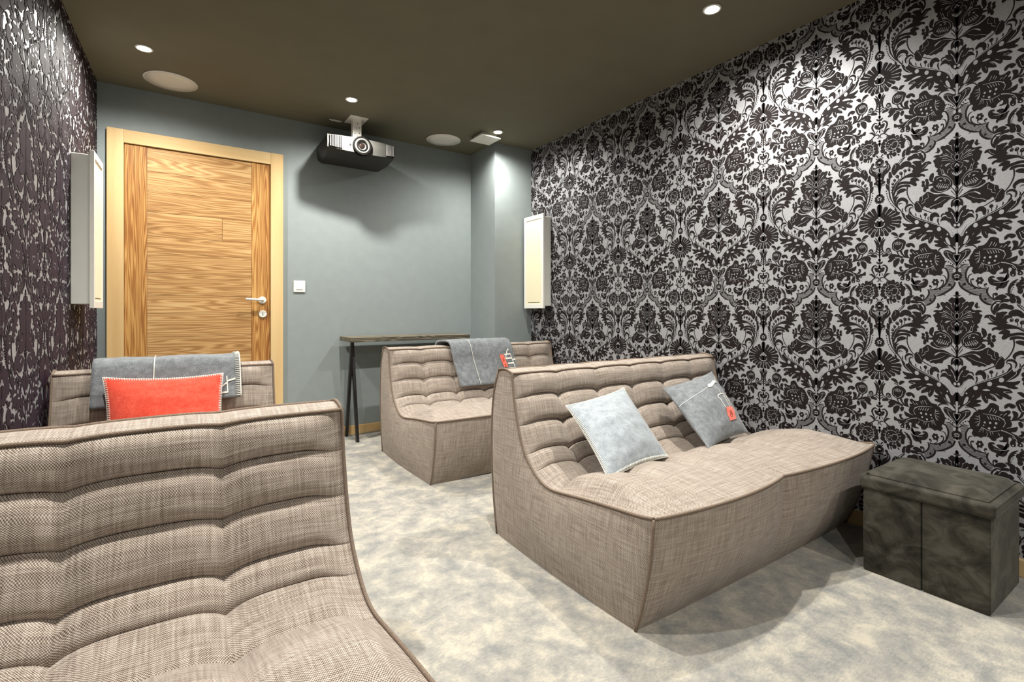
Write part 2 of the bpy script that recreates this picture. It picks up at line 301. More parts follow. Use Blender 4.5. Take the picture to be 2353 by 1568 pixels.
# flock motifs of the wallpaper, half a repeat: [kind, a0,z0, a1,z1 ...] in 0.1 mm; kind 0/2 flock shape/stroke, 1/3 bare paper shape/stroke
DAM = json.loads('''[[2,496,338,499,361,463,337,466,369,419,332,417,378,386,316,366,365,363,281,325,318,339,227,293,256,320,169,269,191,308,112,253,124,301,50,245,52,301,-14,245,-23,309,-84,255,-101,323,-157,273,-182,345,-224,298,-257,372,-282,331,-323,407,-334,370,-381,446,-379,416,-431,491,-416,468,-470,542,-447,524,-500,594,-472,580,-524,645,-493,634,-542,697,-508,689,-555,747,-519,742,-563,797,-524,795,-566,846,-524,846,-566,881,-524,881,-565],
[2,968,-521,955,-505,958,-543,937,-516,948,-571,909,-537,944,-598,887,-576,940,-632,878,-626,937,-675,878,-683,941,-719,889,-742,958,-767,912,-801,984,-820,943,-858,1012,-867,979,-908,1047,-908,1023,-949,1086,-946,1068,-981,1115,-972,1100,-1002],
[2,73,-242,29,-266,90,-296,44,-322,116,-371,68,-404,148,-436,104,-483,188,-485,151,-543,239,-532,206,-593,293,-577,262,-639,351,-623,321,-687,411,-666,382,-732,466,-702,441,-769,512,-729,493,-792,554,-750,540,-806,592,-766,582,-816,626,-779,620,-823,657,-787,653,-825,678,-792,675,-826],
[2,765,-774,759,-753,750,-790,739,-755,733,-809,707,-762,731,-821,676,-795,733,-841,670,-848,739,-879,678,-902,750,-919,693,-954,768,-957,715,-1003,793,-996,745,-1051,822,-1033,780,-1094,858,-1068,822,-1135,901,-1101,869,-1171,939,-1129,915,-1198,974,-1151,960,-1210,1008,-1170,1001,-1211,1033,-1182,1028,-1211],
[2,454,-769,452,-730,441,-769,439,-732,424,-769,420,-736,410,-772,400,-747,395,-783,383,-766,379,-799,370,-789,368,-812,362,-804],
[2,358,383,358,403,96,364,96,383],
[2,341,338,341,358,103,321,103,340],
[2,324,293,324,313,110,278,110,298],
[2,307,248,307,268,118,235,118,255],
[2,291,204,291,223,125,192,125,212],
[2,285,160,285,179,129,149,129,169],
[2,280,116,280,135,134,106,134,126],
[2,276,72,276,92,138,63,138,83],
[2,272,28,272,48,142,20,142,40],
[2,268,-16,268,4,146,-23,146,-3],
[2,274,-59,274,-39,136,-72,135,-53],
[2,285,-102,284,-82,119,-116,118,-97],
[2,295,-145,295,-125,102,-161,102,-141],
[2,306,-188,306,-168,86,-205,85,-185],
[2,316,-231,316,-211,69,-249,69,-229],
[2,337,-274,337,-254,69,-292,69,-272],
[2,365,-316,365,-296,83,-334,83,-315],
[2,394,-359,393,-339,98,-377,97,-358],
[2,422,-401,422,-381,112,-420,112,-400],
[2,478,-443,477,-423,127,-462,127,-443],
[2,547,-484,546,-464,166,-504,166,-485],
[2,647,-524,647,-504,205,-546,205,-527],
[2,824,-562,824,-542,244,-588,244,-569],
[2,906,-604,906,-584,287,-630,287,-611],
[2,910,-649,910,-629,347,-672,347,-652],
[2,914,-693,914,-673,408,-714,408,-694],
[2,927,-738,927,-717,483,-756,483,-736],
[2,948,-782,948,-762,710,-794,710,-774],
[2,969,-826,969,-806,700,-838,700,-818],
[2,990,-870,990,-850,705,-882,705,-862],
[2,1028,-914,1028,-894,712,-927,712,-907],
[2,1073,-958,1072,-938,736,-970,736,-950],
[2,1110,-1003,1109,-982,761,-1014,761,-994],
[2,1092,-1048,1091,-1028,786,-1058,785,-1038],
[2,1074,-1093,1073,-1073,834,-1102,834,-1082],
[2,1056,-1138,1055,-1118,887,-1146,887,-1126],
[2,1038,-1184,1037,-1163,973,-1190,972,-1170],
[0,186,-359,195,-395,219,-416,249,-415,273,-392,282,-355,273,-319,249,-298,219,-299,195,-323],
[2,235,-371,232,-343,212,-376,208,-349,182,-384,174,-358,168,-393,148,-384,172,-419,152,-428,188,-461,168,-474,200,-492,181,-506],
[0,506,-529,513,-556,531,-572,553,-571,571,-554,578,-527,571,-500,553,-485,531,-485,513,-503],
[0,817,-978,825,-1008,845,-1026,871,-1026,891,-1007,899,-976,891,-946,871,-927,845,-928,825,-947],
[0,-60,-22,-60,-107,-10,-157,60,-154,116,-97,138,-9,116,76,60,126,-10,122,-60,65],
[0,-60,-51,-60,-89,-60,-104,-47,-86,-35,-46,-47,-8,-60,6,-60,-12],
[0,-60,-122,-60,-160,-46,-175,-16,-157,-3,-117,-16,-79,-46,-65,-60,-83],
[0,-29,-154,-17,-192,13,-206,43,-189,55,-149,43,-111,13,-96,-17,-114],
[0,34,-134,46,-172,76,-187,106,-169,119,-129,106,-91,76,-76,46,-94],
[0,78,-69,90,-108,120,-122,150,-104,163,-65,150,-26,120,-12,90,-30],
[0,85,15,97,-24,128,-38,158,-20,170,20,158,58,128,73,97,55],
[0,53,86,66,48,96,33,126,51,138,91,126,130,96,144,66,126],
[0,-6,117,7,79,37,65,67,83,79,123,67,161,37,175,7,157],
[0,-60,97,-56,58,-26,44,3,62,16,102,3,140,-26,154,-56,136],
[0,-60,32,-60,-6,-60,-20,-40,-2,-28,37,-40,75,-60,90,-60,72],
[1,4,38,8,22,18,13,31,13,42,24,46,41,42,56,31,66,18,65,8,54],
[1,-2,-2,-2,-18,-2,-28,-2,-27,2,-16,6,0,2,16,-2,25,-2,25,-2,14],
[1,-2,-63,-2,-79,-2,-88,7,-88,17,-77,21,-61,17,-45,7,-35,-2,-36,-2,-47],
[1,29,-60,33,-76,43,-86,56,-85,67,-74,71,-58,67,-42,56,-32,43,-33,33,-44],
[1,44,2,48,-14,59,-23,72,-22,82,-12,86,5,82,21,72,30,59,29,48,19],
[0,573,-234,586,-274,618,-289,650,-271,663,-230,650,-190,618,-175,586,-193],
[0,611,-316,624,-356,656,-371,688,-353,701,-312,688,-272,656,-257,624,-275],
[0,688,-313,701,-352,733,-368,765,-350,778,-309,765,-269,733,-253,701,-272],
[0,726,-227,739,-266,771,-282,804,-263,817,-222,804,-182,771,-167,739,-186],
[0,688,-144,701,-184,733,-199,765,-181,778,-140,765,-100,733,-85,701,-103],
[0,611,-148,624,-188,656,-203,688,-185,701,-144,688,-104,656,-89,624,-107],
[0,627,-231,640,-281,674,-311,715,-309,749,-276,762,-225,749,-175,715,-146,674,-148,640,-181],
[1,665,-230,671,-251,685,-264,704,-263,718,-249,724,-227,718,-205,704,-192,685,-193,671,-208],
[2,631,-323,609,-329,636,-355,614,-362,644,-400,622,-410,658,-438,641,-457,689,-470,677,-491,729,-500,721,-518,759,-521,752,-537],
[2,488,50,485,63,462,37,458,58,427,19,419,48,401,-4,382,26,384,-34,355,-12,369,-74,337,-59,360,-115,326,-111,359,-165,326,-170,363,-223,335,-229,367,-264,341,-270],
[0,458,-172,464,-196,481,-211,501,-210,518,-194,524,-168,518,-144,501,-129,481,-130,464,-146],
[2,493,-156,489,-128,477,-161,472,-131,458,-169,446,-138,449,-182,422,-164,445,-211,411,-207,445,-253,408,-260,454,-296,417,-316,474,-341,441,-371,504,-390,476,-425,541,-433,521,-471,594,-470,581,-506,657,-503,648,-531,702,-526,696,-548],
[0,840,-388,847,-415,865,-431,888,-430,906,-412,913,-385,906,-358,888,-342,865,-343,847,-361],
[2,880,-368,873,-347,866,-378,857,-354,848,-391,834,-365,841,-401,816,-387,841,-414,814,-419,845,-437,822,-450,853,-459,835,-477,869,-483,857,-501,891,-507,883,-521,906,-525,901,-534],
[0,1117,-789,1126,-826,1152,-849,1184,-848,1210,-824,1220,-786,1210,-749,1184,-726,1152,-727,1126,-751],
[2,1161,-761,1156,-733,1143,-770,1136,-735,1120,-782,1106,-740,1110,-793,1076,-763,1106,-813,1064,-805,1103,-848,1062,-849,1102,-882,1065,-889,1106,-913,1074,-926,1113,-944,1087,-957,1118,-967,1096,-978],
[0,1486,22,1500,21,1520,-8,1534,-40,1539,-71,1540,-105,1534,-137,1520,-165,1499,-190,1479,-208,1458,-220,1436,-226,1419,-222,1411,-203,1407,-175,1395,-150,1369,-133,1334,-121,1300,-114,1264,-115,1228,-121,1201,-131,1185,-142,1179,-157,1182,-175,1205,-204,1238,-237,1253,-260,1234,-265,1196,-260,1159,-246,1122,-222,1085,-190,1061,-164,1055,-151,1062,-144,1072,-140,1087,-143,1107,-150,1121,-149,1129,-136,1132,-115,1128,-97,1115,-82,1094,-70,1070,-65,1040,-68,1006,-77,977,-93,957,-116,943,-146,936,-182,936,-227,943,-279,957,-325,978,-364,1005,-399,1037,-426,1078,-443,1124,-453,1159,-462,1175,-469,1181,-474,1182,-484,1176,-503,1165,-525,1159,-549,1162,-576,1171,-603,1182,-621,1196,-625,1211,-620,1224,-611,1228,-596,1228,-576,1241,-561,1277,-559,1327,-563,1371,-559,1404,-542,1432,-516,1455,-486,1471,-449,1483,-407,1495,-366,1514,-327,1533,-290,1539,-264,1520,-259,1488,-264,1467,-259,1467,-234,1477,-198,1486,-154,1485,-92,1483,-21],
[3,1523,-255,1516,-239,1481,-283,1475,-266,1421,-314,1416,-296,1353,-335,1351,-317,1276,-346,1276,-329,1178,-336,1180,-324,1100,-323,1101,-315],
[3,1298,-298,1302,-281,1258,-285,1262,-270,1207,-261,1213,-250,1164,-216,1170,-208,1133,-175,1138,-169],
[2,1459,269,1402,211,1475,243,1419,188,1497,203,1440,156,1515,154,1456,126,1520,99,1466,89,1517,46,1472,41,1515,10,1476,7],
[0,1503,230,1466,265,1411,283,1371,280,1362,243,1368,184,1371,133,1365,104,1357,83,1342,67,1317,57,1286,52,1264,45,1258,31,1261,16,1276,5,1309,1,1355,2,1395,6,1424,7,1447,13,1467,36,1487,94,1504,170],
[0,1794,-235,1773,-232,1729,-242,1684,-263,1642,-296,1599,-338,1563,-387,1535,-443,1515,-505,1500,-567,1492,-634,1490,-702,1495,-750,1513,-768,1538,-766,1558,-748,1565,-708,1568,-652,1575,-600,1591,-558,1612,-520,1635,-488,1665,-465,1696,-448,1713,-435,1701,-425,1675,-419,1665,-407,1690,-381,1732,-349,1757,-326,1745,-324,1716,-331,1704,-328,1730,-299,1774,-260],
[0,1631,-539,1639,-556,1656,-556,1665,-537,1656,-520,1639,-520],
[0,1604,-611,1612,-628,1629,-628,1638,-610,1629,-592,1612,-592],
[0,1582,-676,1591,-694,1608,-694,1616,-675,1608,-658,1591,-658],
[0,1568,-730,1576,-748,1593,-747,1601,-729,1593,-711,1576,-712],
[0,1905,-517,1961,-723,2109,-849,2294,-845,2446,-710,2504,-496,2446,-286,2294,-162,2109,-171,1961,-307],
[0,2108,-130,2122,-180,2158,-210,2204,-208,2241,-175,2255,-122,2241,-71,2204,-41,2158,-44,2122,-77],
[0,1960,-227,1973,-276,2008,-305,2052,-303,2087,-271,2100,-220,2087,-171,2052,-142,2008,-145,1973,-177],
[0,1809,-341,1825,-400,1867,-436,1919,-434,1961,-395,1977,-334,1961,-275,1919,-240,1867,-242,1825,-281],
[0,1718,-455,1736,-521,1783,-561,1840,-559,1887,-516,1905,-448,1887,-382,1840,-343,1783,-345,1736,-388],
[0,1755,-573,1772,-636,1816,-673,1871,-672,1916,-631,1933,-567,1916,-504,1871,-467,1816,-469,1772,-509],
[0,1757,-701,1772,-757,1812,-790,1861,-789,1900,-753,1915,-697,1900,-641,1861,-607,1812,-609,1772,-645],
[0,1886,-853,1903,-916,1947,-955,2003,-953,2048,-913,2065,-849,2048,-786,2003,-748,1947,-749,1903,-789],
[0,2050,-970,2066,-1030,2109,-1067,2162,-1066,2205,-1028,2222,-967,2205,-907,2162,-870,2109,-871,2066,-909],
[0,2204,-913,2216,-959,2249,-987,2290,-986,2324,-957,2336,-910,2324,-864,2290,-836,2249,-837,2216,-866],
[0,2408,-826,2421,-873,2455,-901,2496,-900,2530,-870,2543,-823,2530,-776,2496,-748,2455,-749,2421,-779],
[0,2478,-702,2496,-766,2543,-805,2601,-804,2648,-763,2666,-697,2648,-632,2601,-593,2543,-595,2496,-637],
[0,2488,-549,2504,-606,2546,-640,2597,-639,2639,-602,2655,-543,2639,-486,2597,-451,2546,-453,2504,-490],
[0,2465,-412,2482,-472,2526,-509,2581,-507,2625,-467,2642,-405,2625,-344,2581,-308,2526,-310,2482,-350],
[0,2434,-275,2447,-322,2480,-349,2522,-347,2556,-317,2569,-269,2556,-223,2522,-196,2480,-198,2447,-228],
[0,2331,-219,2344,-265,2377,-292,2419,-290,2452,-260,2465,-213,2452,-167,2419,-139,2377,-141,2344,-172],
[0,2234,-154,2247,-201,2282,-229,2324,-227,2359,-196,2372,-147,2359,-99,2324,-71,2282,-73,2247,-105],
[3,2019,-608,2009,-616,2043,-652,2033,-661,2078,-703,2069,-715,2121,-736,2115,-750,2170,-757,2167,-772,2223,-765,2223,-780,2277,-759,2279,-774,2328,-739,2333,-753,2375,-707,2382,-719,2413,-664,2422,-673,2441,-613,2452,-619,2457,-556,2470,-559,2461,-497,2474,-496,2452,-440,2464,-435,2430,-387,2441,-378,2398,-341,2406,-330,2356,-305,2362,-292,2307,-281,2311,-267,2254,-271,2256,-256,2201,-274,2199,-260,2149,-291,2144,-277,2102,-321,2095,-309,2062,-361,2053,-351,2032,-410,2021,-403,2013,-465,2001,-461,2006,-523,1994,-523,2012,-579,2000,-584,2035,-638,2024,-645,2059,-682,2049,-691],
[3,2199,-548,2213,-556,2208,-528,2222,-534,2214,-504,2229,-504,2209,-484,2223,-476,2198,-464,2209,-451,2179,-448,2186,-432,2154,-436,2159,-418,2126,-429,2127,-411,2096,-429,2095,-411,2066,-436,2063,-418,2040,-448,2034,-432,2019,-464,2010,-451,2005,-484,1992,-475,1998,-505,1984,-502,1998,-525,1984,-531,2010,-547,1997,-558,2023,-565,2011,-577],
[3,2050,-624,2038,-624,2050,-640,2038,-642,2052,-660,2041,-665,2060,-675,2051,-685,2073,-689,2065,-701,2089,-700,2084,-714,2108,-708,2105,-723,2129,-712,2128,-727,2151,-712,2152,-727,2173,-708,2176,-723,2193,-700,2198,-714,2210,-688,2217,-700,2224,-674,2233,-684,2233,-658,2244,-664,2238,-641,2250,-642,2236,-622,2248,-619,2232,-606,2244,-602],
[3,2075,-290,2085,-272,2004,-219,2007,-214],
[3,2004,-368,2008,-348,1914,-337,1915,-331],
[3,1967,-470,1964,-450,1873,-483,1872,-477],
[3,1970,-579,1961,-561,1888,-633,1885,-628],
[3,2013,-675,1999,-663,1957,-762,1953,-759],
[3,2089,-742,2071,-739,2068,-848,2063,-847],
[3,2184,-769,2167,-776,2204,-875,2199,-877],
[3,2283,-751,2270,-765,2340,-839,2336,-843],
[3,2369,-691,2361,-710,2453,-745,2451,-750],
[3,2426,-597,2425,-619,2524,-608,2523,-614],
[3,2444,-488,2450,-508,2537,-453,2539,-459],
[3,2419,-382,2432,-397,2493,-307,2496,-312],
[3,2357,-298,2373,-305,2397,-197,2402,-199],
[1,2329,-432,2332,-445,2341,-452,2352,-452,2361,-443,2365,-431,2361,-418,2352,-411,2341,-411,2332,-420],
[1,2311,-539,2314,-552,2323,-559,2334,-559,2343,-551,2347,-538,2343,-526,2334,-518,2323,-519,2314,-527],
[1,2285,-607,2289,-619,2298,-627,2309,-627,2318,-619,2321,-606,2318,-594,2309,-586,2298,-586,2289,-594],
[1,2252,-511,2255,-523,2264,-531,2275,-530,2284,-522,2288,-510,2284,-497,2275,-490,2264,-490,2255,-498],
[1,2347,-623,2350,-636,2359,-643,2370,-643,2379,-635,2383,-622,2379,-610,2370,-602,2359,-603,2350,-611],
[1,2380,-506,2383,-519,2392,-526,2404,-526,2413,-518,2416,-505,2413,-493,2404,-485,2392,-486,2383,-494],
[0,1868,-226,1896,-253,1922,-259,1937,-243,1935,-210,1918,-174,1890,-148,1864,-141,1849,-158,1851,-190],
[2,2429,-891,2342,-885,2426,-927,2340,-921,2422,-981,2337,-970,2410,-1036,2335,-1014,2385,-1084,2332,-1059,2355,-1124,2328,-1109,2333,-1150,2324,-1145],
[2,2287,-986,2253,-977,2272,-1119,2217,-1105],
[2,2027,-1009,2008,-981,1975,-1086,1935,-1026],
[0,2387,-94,2378,-118,2380,-139,2392,-148,2409,-142,2425,-123,2433,-99,2431,-79,2419,-70,2402,-76],
[0,2655,-235,2664,-265,2686,-283,2714,-282,2736,-262,2740,-231,2736,-200,2714,-182,2686,-184,2664,-204],
[0,2642,-359,2653,-398,2682,-422,2718,-420,2740,-394,2740,-354,2740,-315,2718,-291,2682,-293,2653,-318],
[0,2674,-450,2679,-468,2692,-479,2708,-478,2721,-466,2726,-448,2721,-430,2708,-419,2692,-420,2679,-432],
[2,2587,-838,2546,-887,2599,-857,2562,-901,2616,-883,2584,-921,2631,-907,2606,-939,2643,-925,2625,-951,2654,-942,2642,-960,2662,-953,2654,-965],
[0,2548,-1016,2560,-1040,2583,-1040,2595,-1016,2583,-992,2560,-992],
[0,2603,-966,2613,-987,2634,-987,2645,-966,2634,-944,2613,-945],
[0,2600,-1046,2609,-1065,2628,-1065,2637,-1046,2628,-1027,2609,-1028],
[0,2666,-1030,2675,-1048,2693,-1048,2703,-1029,2693,-1011,2675,-1011],
[0,2684,-953,2691,-966,2704,-966,2710,-952,2704,-939,2691,-939],
[0,2608,431,2625,359,2670,318,2725,321,2740,369,2740,443,2740,515,2725,556,2670,552,2625,504],
[0,2697,400,2686,434,2668,463,2645,489,2612,511,2573,529,2540,536,2517,532,2500,518,2494,493,2501,452,2518,400,2540,358,2568,338,2601,328,2632,318,2658,298,2681,278,2697,276,2704,307,2704,355],
[1,2663,434,2670,411,2687,398,2696,399,2696,415,2696,439,2696,462,2696,476,2687,474,2670,459],
[0,2681,436,2684,425,2692,419,2702,420,2710,427,2713,438,2710,449,2702,455,2692,454,2684,447],
[2,2606,563,2620,582,2582,580,2600,607,2550,601,2569,641,2526,606,2529,661,2504,592,2482,649,2478,565,2440,620,2458,537,2405,581,2447,509,2382,535,2440,477,2371,482,2439,444,2373,426,2447,404,2391,372,2465,356,2417,323,2483,306,2442,278,2499,260,2464,237,2514,215,2484,199,2522,169,2496,164,2518,120,2495,124,2507,76,2486,82,2498,46,2478,52],
[2,2501,34,2528,54,2479,63,2515,91,2450,103,2497,142,2423,137,2476,188,2403,159,2455,221,2387,175,2431,247,2373,188,2397,264,2347,205,2356,264,2313,221,2316,253,2287,232,2288,244],
[2,2539,72,2516,104,2512,44,2489,77,2474,4,2450,39,2436,-35,2411,3,2399,-72,2373,-33,2361,-109,2334,-67,2335,-134,2307,-92],
[2,2487,76,2490,46,2523,85,2526,51,2575,96,2577,57,2622,99,2615,56,2655,85,2634,47,2677,60,2646,33,2689,27,2653,16,2690,-14,2655,-13,2681,-59,2652,-50,2664,-94,2646,-73,2636,-105,2635,-80,2609,-100,2612,-80,2591,-95,2594,-79],
[2,2629,263,2608,280,2523,89,2506,103],
[0,2674,198,2678,158,2690,134,2705,135,2716,160,2721,201,2716,240,2705,264,2690,263,2678,238],
[0,2647,865,2656,818,2680,791,2709,794,2733,825,2740,873,2733,919,2709,946,2680,944,2656,913],
[0,2695,705,2691,726,2678,752,2658,773,2625,788,2586,797,2561,796,2561,779,2576,752,2592,728,2608,708,2627,690,2645,680,2665,681,2684,691],
[2,2705,845,2684,843,2705,598,2684,596],
[0,2653,579,2661,539,2682,516,2708,518,2729,544,2737,585,2729,624,2708,647,2682,645,2661,619],
[0,2724,5142,2697,5184,2659,5142,2619,5104,2574,5094,2527,5087,2488,5090,2465,5114,2450,5147,2431,5171,2404,5180,2374,5179,2347,5166,2321,5134,2298,5089,2283,5043,2275,5000,2274,4957,2283,4913,2305,4868,2337,4823,2372,4782,2410,4749,2450,4720,2483,4685,2505,4637,2520,4583,2535,4531,2549,4478,2564,4428,2587,4395,2631,4367,2685,4358,2724,4425,2738,4641,2736,4933],
[0,2550,5262,2576,5176,2643,5135,2726,5155,2740,5230,2740,5329,2740,5416,2726,5456,2643,5435,2576,5361],
[0,2513,5224,2527,5186,2563,5177,2598,5203,2613,5249,2598,5287,2563,5295,2527,5269],
[0,2557,5150,2571,5112,2607,5103,2642,5129,2657,5175,2642,5213,2607,5221,2571,5195],
[0,2637,5138,2652,5100,2687,5091,2723,5117,2738,5163,2723,5201,2687,5209,2652,5183],
[0,2716,5194,2731,5156,2740,5147,2740,5173,2740,5219,2740,5257,2740,5266,2731,5239],
[0,2740,5292,2740,5254,2740,5245,2740,5271,2740,5317,2740,5356,2740,5364,2740,5338],
[0,2740,5386,2740,5348,2740,5339,2740,5366,2740,5412,2740,5450,2740,5458,2740,5432],
[0,2673,5431,2688,5393,2724,5385,2740,5411,2740,5457,2740,5495,2724,5503,2688,5477],
[0,2588,5407,2603,5369,2639,5361,2674,5387,2689,5433,2674,5471,2639,5479,2603,5453],
[0,2525,5325,2540,5287,2575,5279,2611,5305,2625,5351,2611,5389,2575,5397,2540,5371],
[1,2647,5286,2654,5263,2673,5252,2695,5257,2696,5278,2696,5305,2696,5328,2695,5339,2673,5334,2654,5313],
[0,2668,5292,2671,5281,2679,5277,2689,5279,2697,5288,2700,5299,2697,5310,2689,5314,2679,5312,2671,5303],
[0,2370,5238,2381,5198,2412,5179,2451,5189,2482,5223,2494,5269,2482,5310,2451,5328,2412,5319,2381,5284],
[0,2349,5172,2356,5149,2374,5138,2396,5143,2414,5163,2421,5190,2414,5214,2396,5225,2374,5219,2356,5199],
[3,2696,4775,2696,4785,2611,5043,2626,5054],
[3,2696,5077,2696,5083,2594,4761,2580,4767],
[3,2648,4820,2662,4832,2554,5035,2568,5046],
[3,2683,5065,2670,5072,2562,4833,2549,4840],
[3,2580,4866,2594,4878,2497,5027,2511,5039],
[3,2635,5052,2623,5062,2530,4904,2519,4914],
[3,2513,4910,2526,4924,2441,5019,2453,5032],
[3,2585,5038,2579,5053,2496,4974,2491,4989],
[3,2442,5123,2432,5130,2422,5088,2410,5092,2412,5047,2400,5039,2450,5000,2440,4988,2493,4962,2484,4949],
[3,2555,5239,2545,5232,2561,5218,2551,5211,2571,5193,2562,5185,2584,5176,2576,5166,2600,5161,2593,5150,2618,5151,2613,5139,2639,5145,2636,5133,2661,5144,2659,5132,2684,5147,2684,5135,2696,5155,2696,5144,2696,5167,2696,5157,2696,5183,2696,5174,2696,5203,2696,5195,2696,5225,2696,5219,2696,5250,2696,5246,2696,5279,2696,5277,2696,5303,2696,5302],
[3,2377,5107,2367,5114,2358,5075,2347,5079,2345,5029,2333,5025,2366,4963,2354,4954,2391,4905,2379,4896],
[0,2724,4595,2667,4645,2590,4611,2535,4568,2527,4534,2540,4490,2545,4454,2528,4436,2502,4427,2483,4412,2475,4386,2473,4355,2483,4327,2512,4310,2552,4297,2587,4272,2609,4231,2626,4178,2639,4114,2651,4026,2660,3927,2671,3858,2689,3815,2709,3802,2724,3869,2735,4085,2740,4382],
[1,2608,4538,2613,4523,2624,4515,2639,4519,2651,4531,2655,4549,2651,4564,2639,4571,2624,4568,2613,4555],
[1,2605,4384,2608,4375,2614,4371,2623,4373,2629,4380,2632,4389,2629,4398,2623,4402,2614,4400,2608,4393],
[2,2501,4282,2486,4254,2596,4213,2589,4199],
[0,2538,3629,2566,3534,2639,3485,2730,3501,2740,3578,2740,3685,2740,3782,2730,3830,2639,3813,2566,3736],
[0,2497,3590,2513,3548,2551,3536,2590,3562,2606,3611,2590,3653,2551,3665,2513,3639],
[0,2538,3512,2554,3470,2592,3458,2631,3484,2647,3533,2631,3575,2592,3587,2554,3561],
[0,2614,3485,2630,3443,2669,3431,2708,3457,2724,3506,2708,3549,2669,3560,2630,3534],
[0,2696,3520,2712,3477,2740,3465,2740,3492,2740,3541,2740,3584,2740,3595,2712,3569],
[0,2740,3604,2740,3561,2740,3549,2740,3575,2740,3624,2740,3667,2740,3679,2740,3653],
[0,2740,3704,2740,3661,2740,3649,2740,3676,2740,3725,2740,3768,2740,3779,2740,3753],
[0,2721,3782,2737,3739,2740,3728,2740,3754,2740,3804,2740,3846,2740,3858,2737,3831],
[0,2644,3808,2661,3766,2700,3754,2739,3781,2740,3830,2739,3872,2700,3884,2661,3857],
[0,2562,3773,2578,3730,2617,3719,2656,3745,2672,3794,2656,3837,2617,3848,2578,3821],
[0,2506,3690,2522,3647,2561,3635,2600,3662,2616,3710,2600,3753,2561,3764,2522,3738],
[1,2657,3717,2662,3699,2676,3690,2693,3693,2696,3707,2696,3727,2696,3745,2693,3754,2676,3751,2662,3737],
[1,2604,3662,2609,3644,2623,3635,2640,3638,2654,3652,2659,3672,2654,3690,2640,3700,2623,3696,2609,3682],
[1,2624,3594,2629,3576,2643,3566,2660,3569,2674,3584,2679,3604,2674,3622,2660,3631,2643,3628,2629,3614],
[1,2689,3606,2694,3588,2696,3578,2696,3582,2696,3596,2696,3616,2696,3634,2696,3643,2696,3640,2694,3626],
[1,2696,3682,2696,3664,2696,3655,2696,3658,2696,3672,2696,3692,2696,3710,2696,3720,2696,3716,2696,3702],
[0,2242,4751,2246,4810,2236,4869,2219,4928,2196,4991,2165,5053,2130,5097,2089,5113,2044,5111,2005,5099,1977,5079,1956,5049,1940,5011,1927,4962,1920,4905,1925,4851,1951,4808,1990,4768,2030,4726,2068,4669,2106,4611,2143,4586,2182,4618,2218,4684],
[3,2129,5069,2122,5080,2095,5033,2087,5040,2069,4983,2061,4980,2097,4907,2091,4902,2133,4842,2128,4838],
[0,1940,4825,1940,4861,1936,4909,1925,4956,1904,5000,1876,5043,1844,5077,1806,5100,1764,5114,1721,5118,1673,5111,1624,5095,1582,5071,1548,5035,1522,4991,1510,4952,1516,4922,1536,4896,1563,4877,1598,4865,1641,4860,1679,4858,1707,4863,1731,4871,1757,4871,1790,4852,1824,4825,1856,4805,1883,4800,1907,4802,1925,4806,1935,4807,1939,4810],
[0,1611,4859,1579,4880,1533,4901,1491,4909,1455,4900,1421,4878,1395,4848,1375,4806,1361,4755,1357,4709,1366,4670,1384,4634,1409,4610,1446,4600,1489,4602,1515,4611,1506,4629,1479,4654,1462,4681,1462,4709,1471,4739,1486,4764,1507,4782,1533,4795,1558,4805,1579,4806,1598,4803,1611,4806,1620,4820,1622,4839],
[0,2354,4582,2353,4653,2347,4732,2334,4785,2310,4794,2278,4775,2252,4741,2235,4686,2222,4616,2211,4562,2198,4542,2186,4539,2186,4535,2208,4528,2243,4521,2270,4509,2280,4484,2283,4455,2288,4437,2300,4436,2315,4447,2329,4467,2340,4496,2350,4534],
[0,2421,4322,2424,4387,2421,4465,2411,4516,2387,4521,2355,4501,2329,4473,2311,4443,2298,4406,2293,4368,2299,4327,2312,4285,2324,4253,2330,4234,2336,4224,2344,4221,2356,4222,2371,4230,2385,4245,2399,4262,2413,4286],
[0,2442,4082,2453,4145,2461,4216,2457,4263,2438,4270,2408,4254,2380,4228,2354,4197,2330,4156,2313,4111,2306,4054,2306,3993,2313,3952,2332,3945,2360,3958,2385,3979,2407,4005,2426,4039],
[2,2331,4371,2306,4363,2337,4308,2309,4300,2345,4219,2314,4209,2352,4132,2316,4122,2356,4060,2314,4052,2357,3992,2310,3985,2354,3915,2303,3911,2347,3824,2294,3822,2334,3725,2282,3728,2312,3626,2264,3636,2277,3529,2235,3546,2234,3437,2199,3455,2190,3352,2161,3371,2142,3271,2118,3291,2093,3199,2073,3217,2059,3149,2041,3166],
[0,2138,4204,2149,4167,2176,4149,2211,4156,2239,4186,2250,4228,2239,4265,2211,4283,2176,4276,2149,4245],
[1,2196,4232,2199,4223,2205,4219,2213,4221,2219,4228,2222,4237,2219,4245,2213,4250,2205,4248,2199,4241],
[0,2073,4356,2083,4319,2111,4301,2145,4309,2173,4339,2184,4380,2173,4417,2145,4435,2111,4427,2083,4397],
[1,2130,4384,2133,4375,2139,4371,2147,4373,2153,4380,2156,4389,2153,4398,2147,4402,2139,4400,2133,4393],
[0,1960,4499,1973,4455,2007,4433,2048,4442,2082,4479,2095,4530,2082,4575,2048,4597,2007,4587,1973,4550],
[1,2030,4530,2032,4522,2039,4518,2046,4520,2053,4526,2055,4536,2053,4544,2046,4548,2039,4546,2032,4540],
[0,1824,4609,1837,4564,1870,4543,1911,4552,1945,4589,1958,4640,1945,4685,1911,4706,1870,4696,1837,4659],
[1,1893,4640,1895,4632,1902,4628,1909,4629,1915,4636,1918,4646,1915,4654,1909,4658,1902,4656,1895,4649],
[0,1682,4686,1693,4645,1724,4625,1762,4634,1792,4668,1804,4715,1792,4756,1762,4776,1724,4767,1693,4732],
[1,1745,4716,1748,4708,1754,4704,1761,4705,1767,4712,1770,4722,1767,4730,1761,4734,1754,4732,1748,4725],
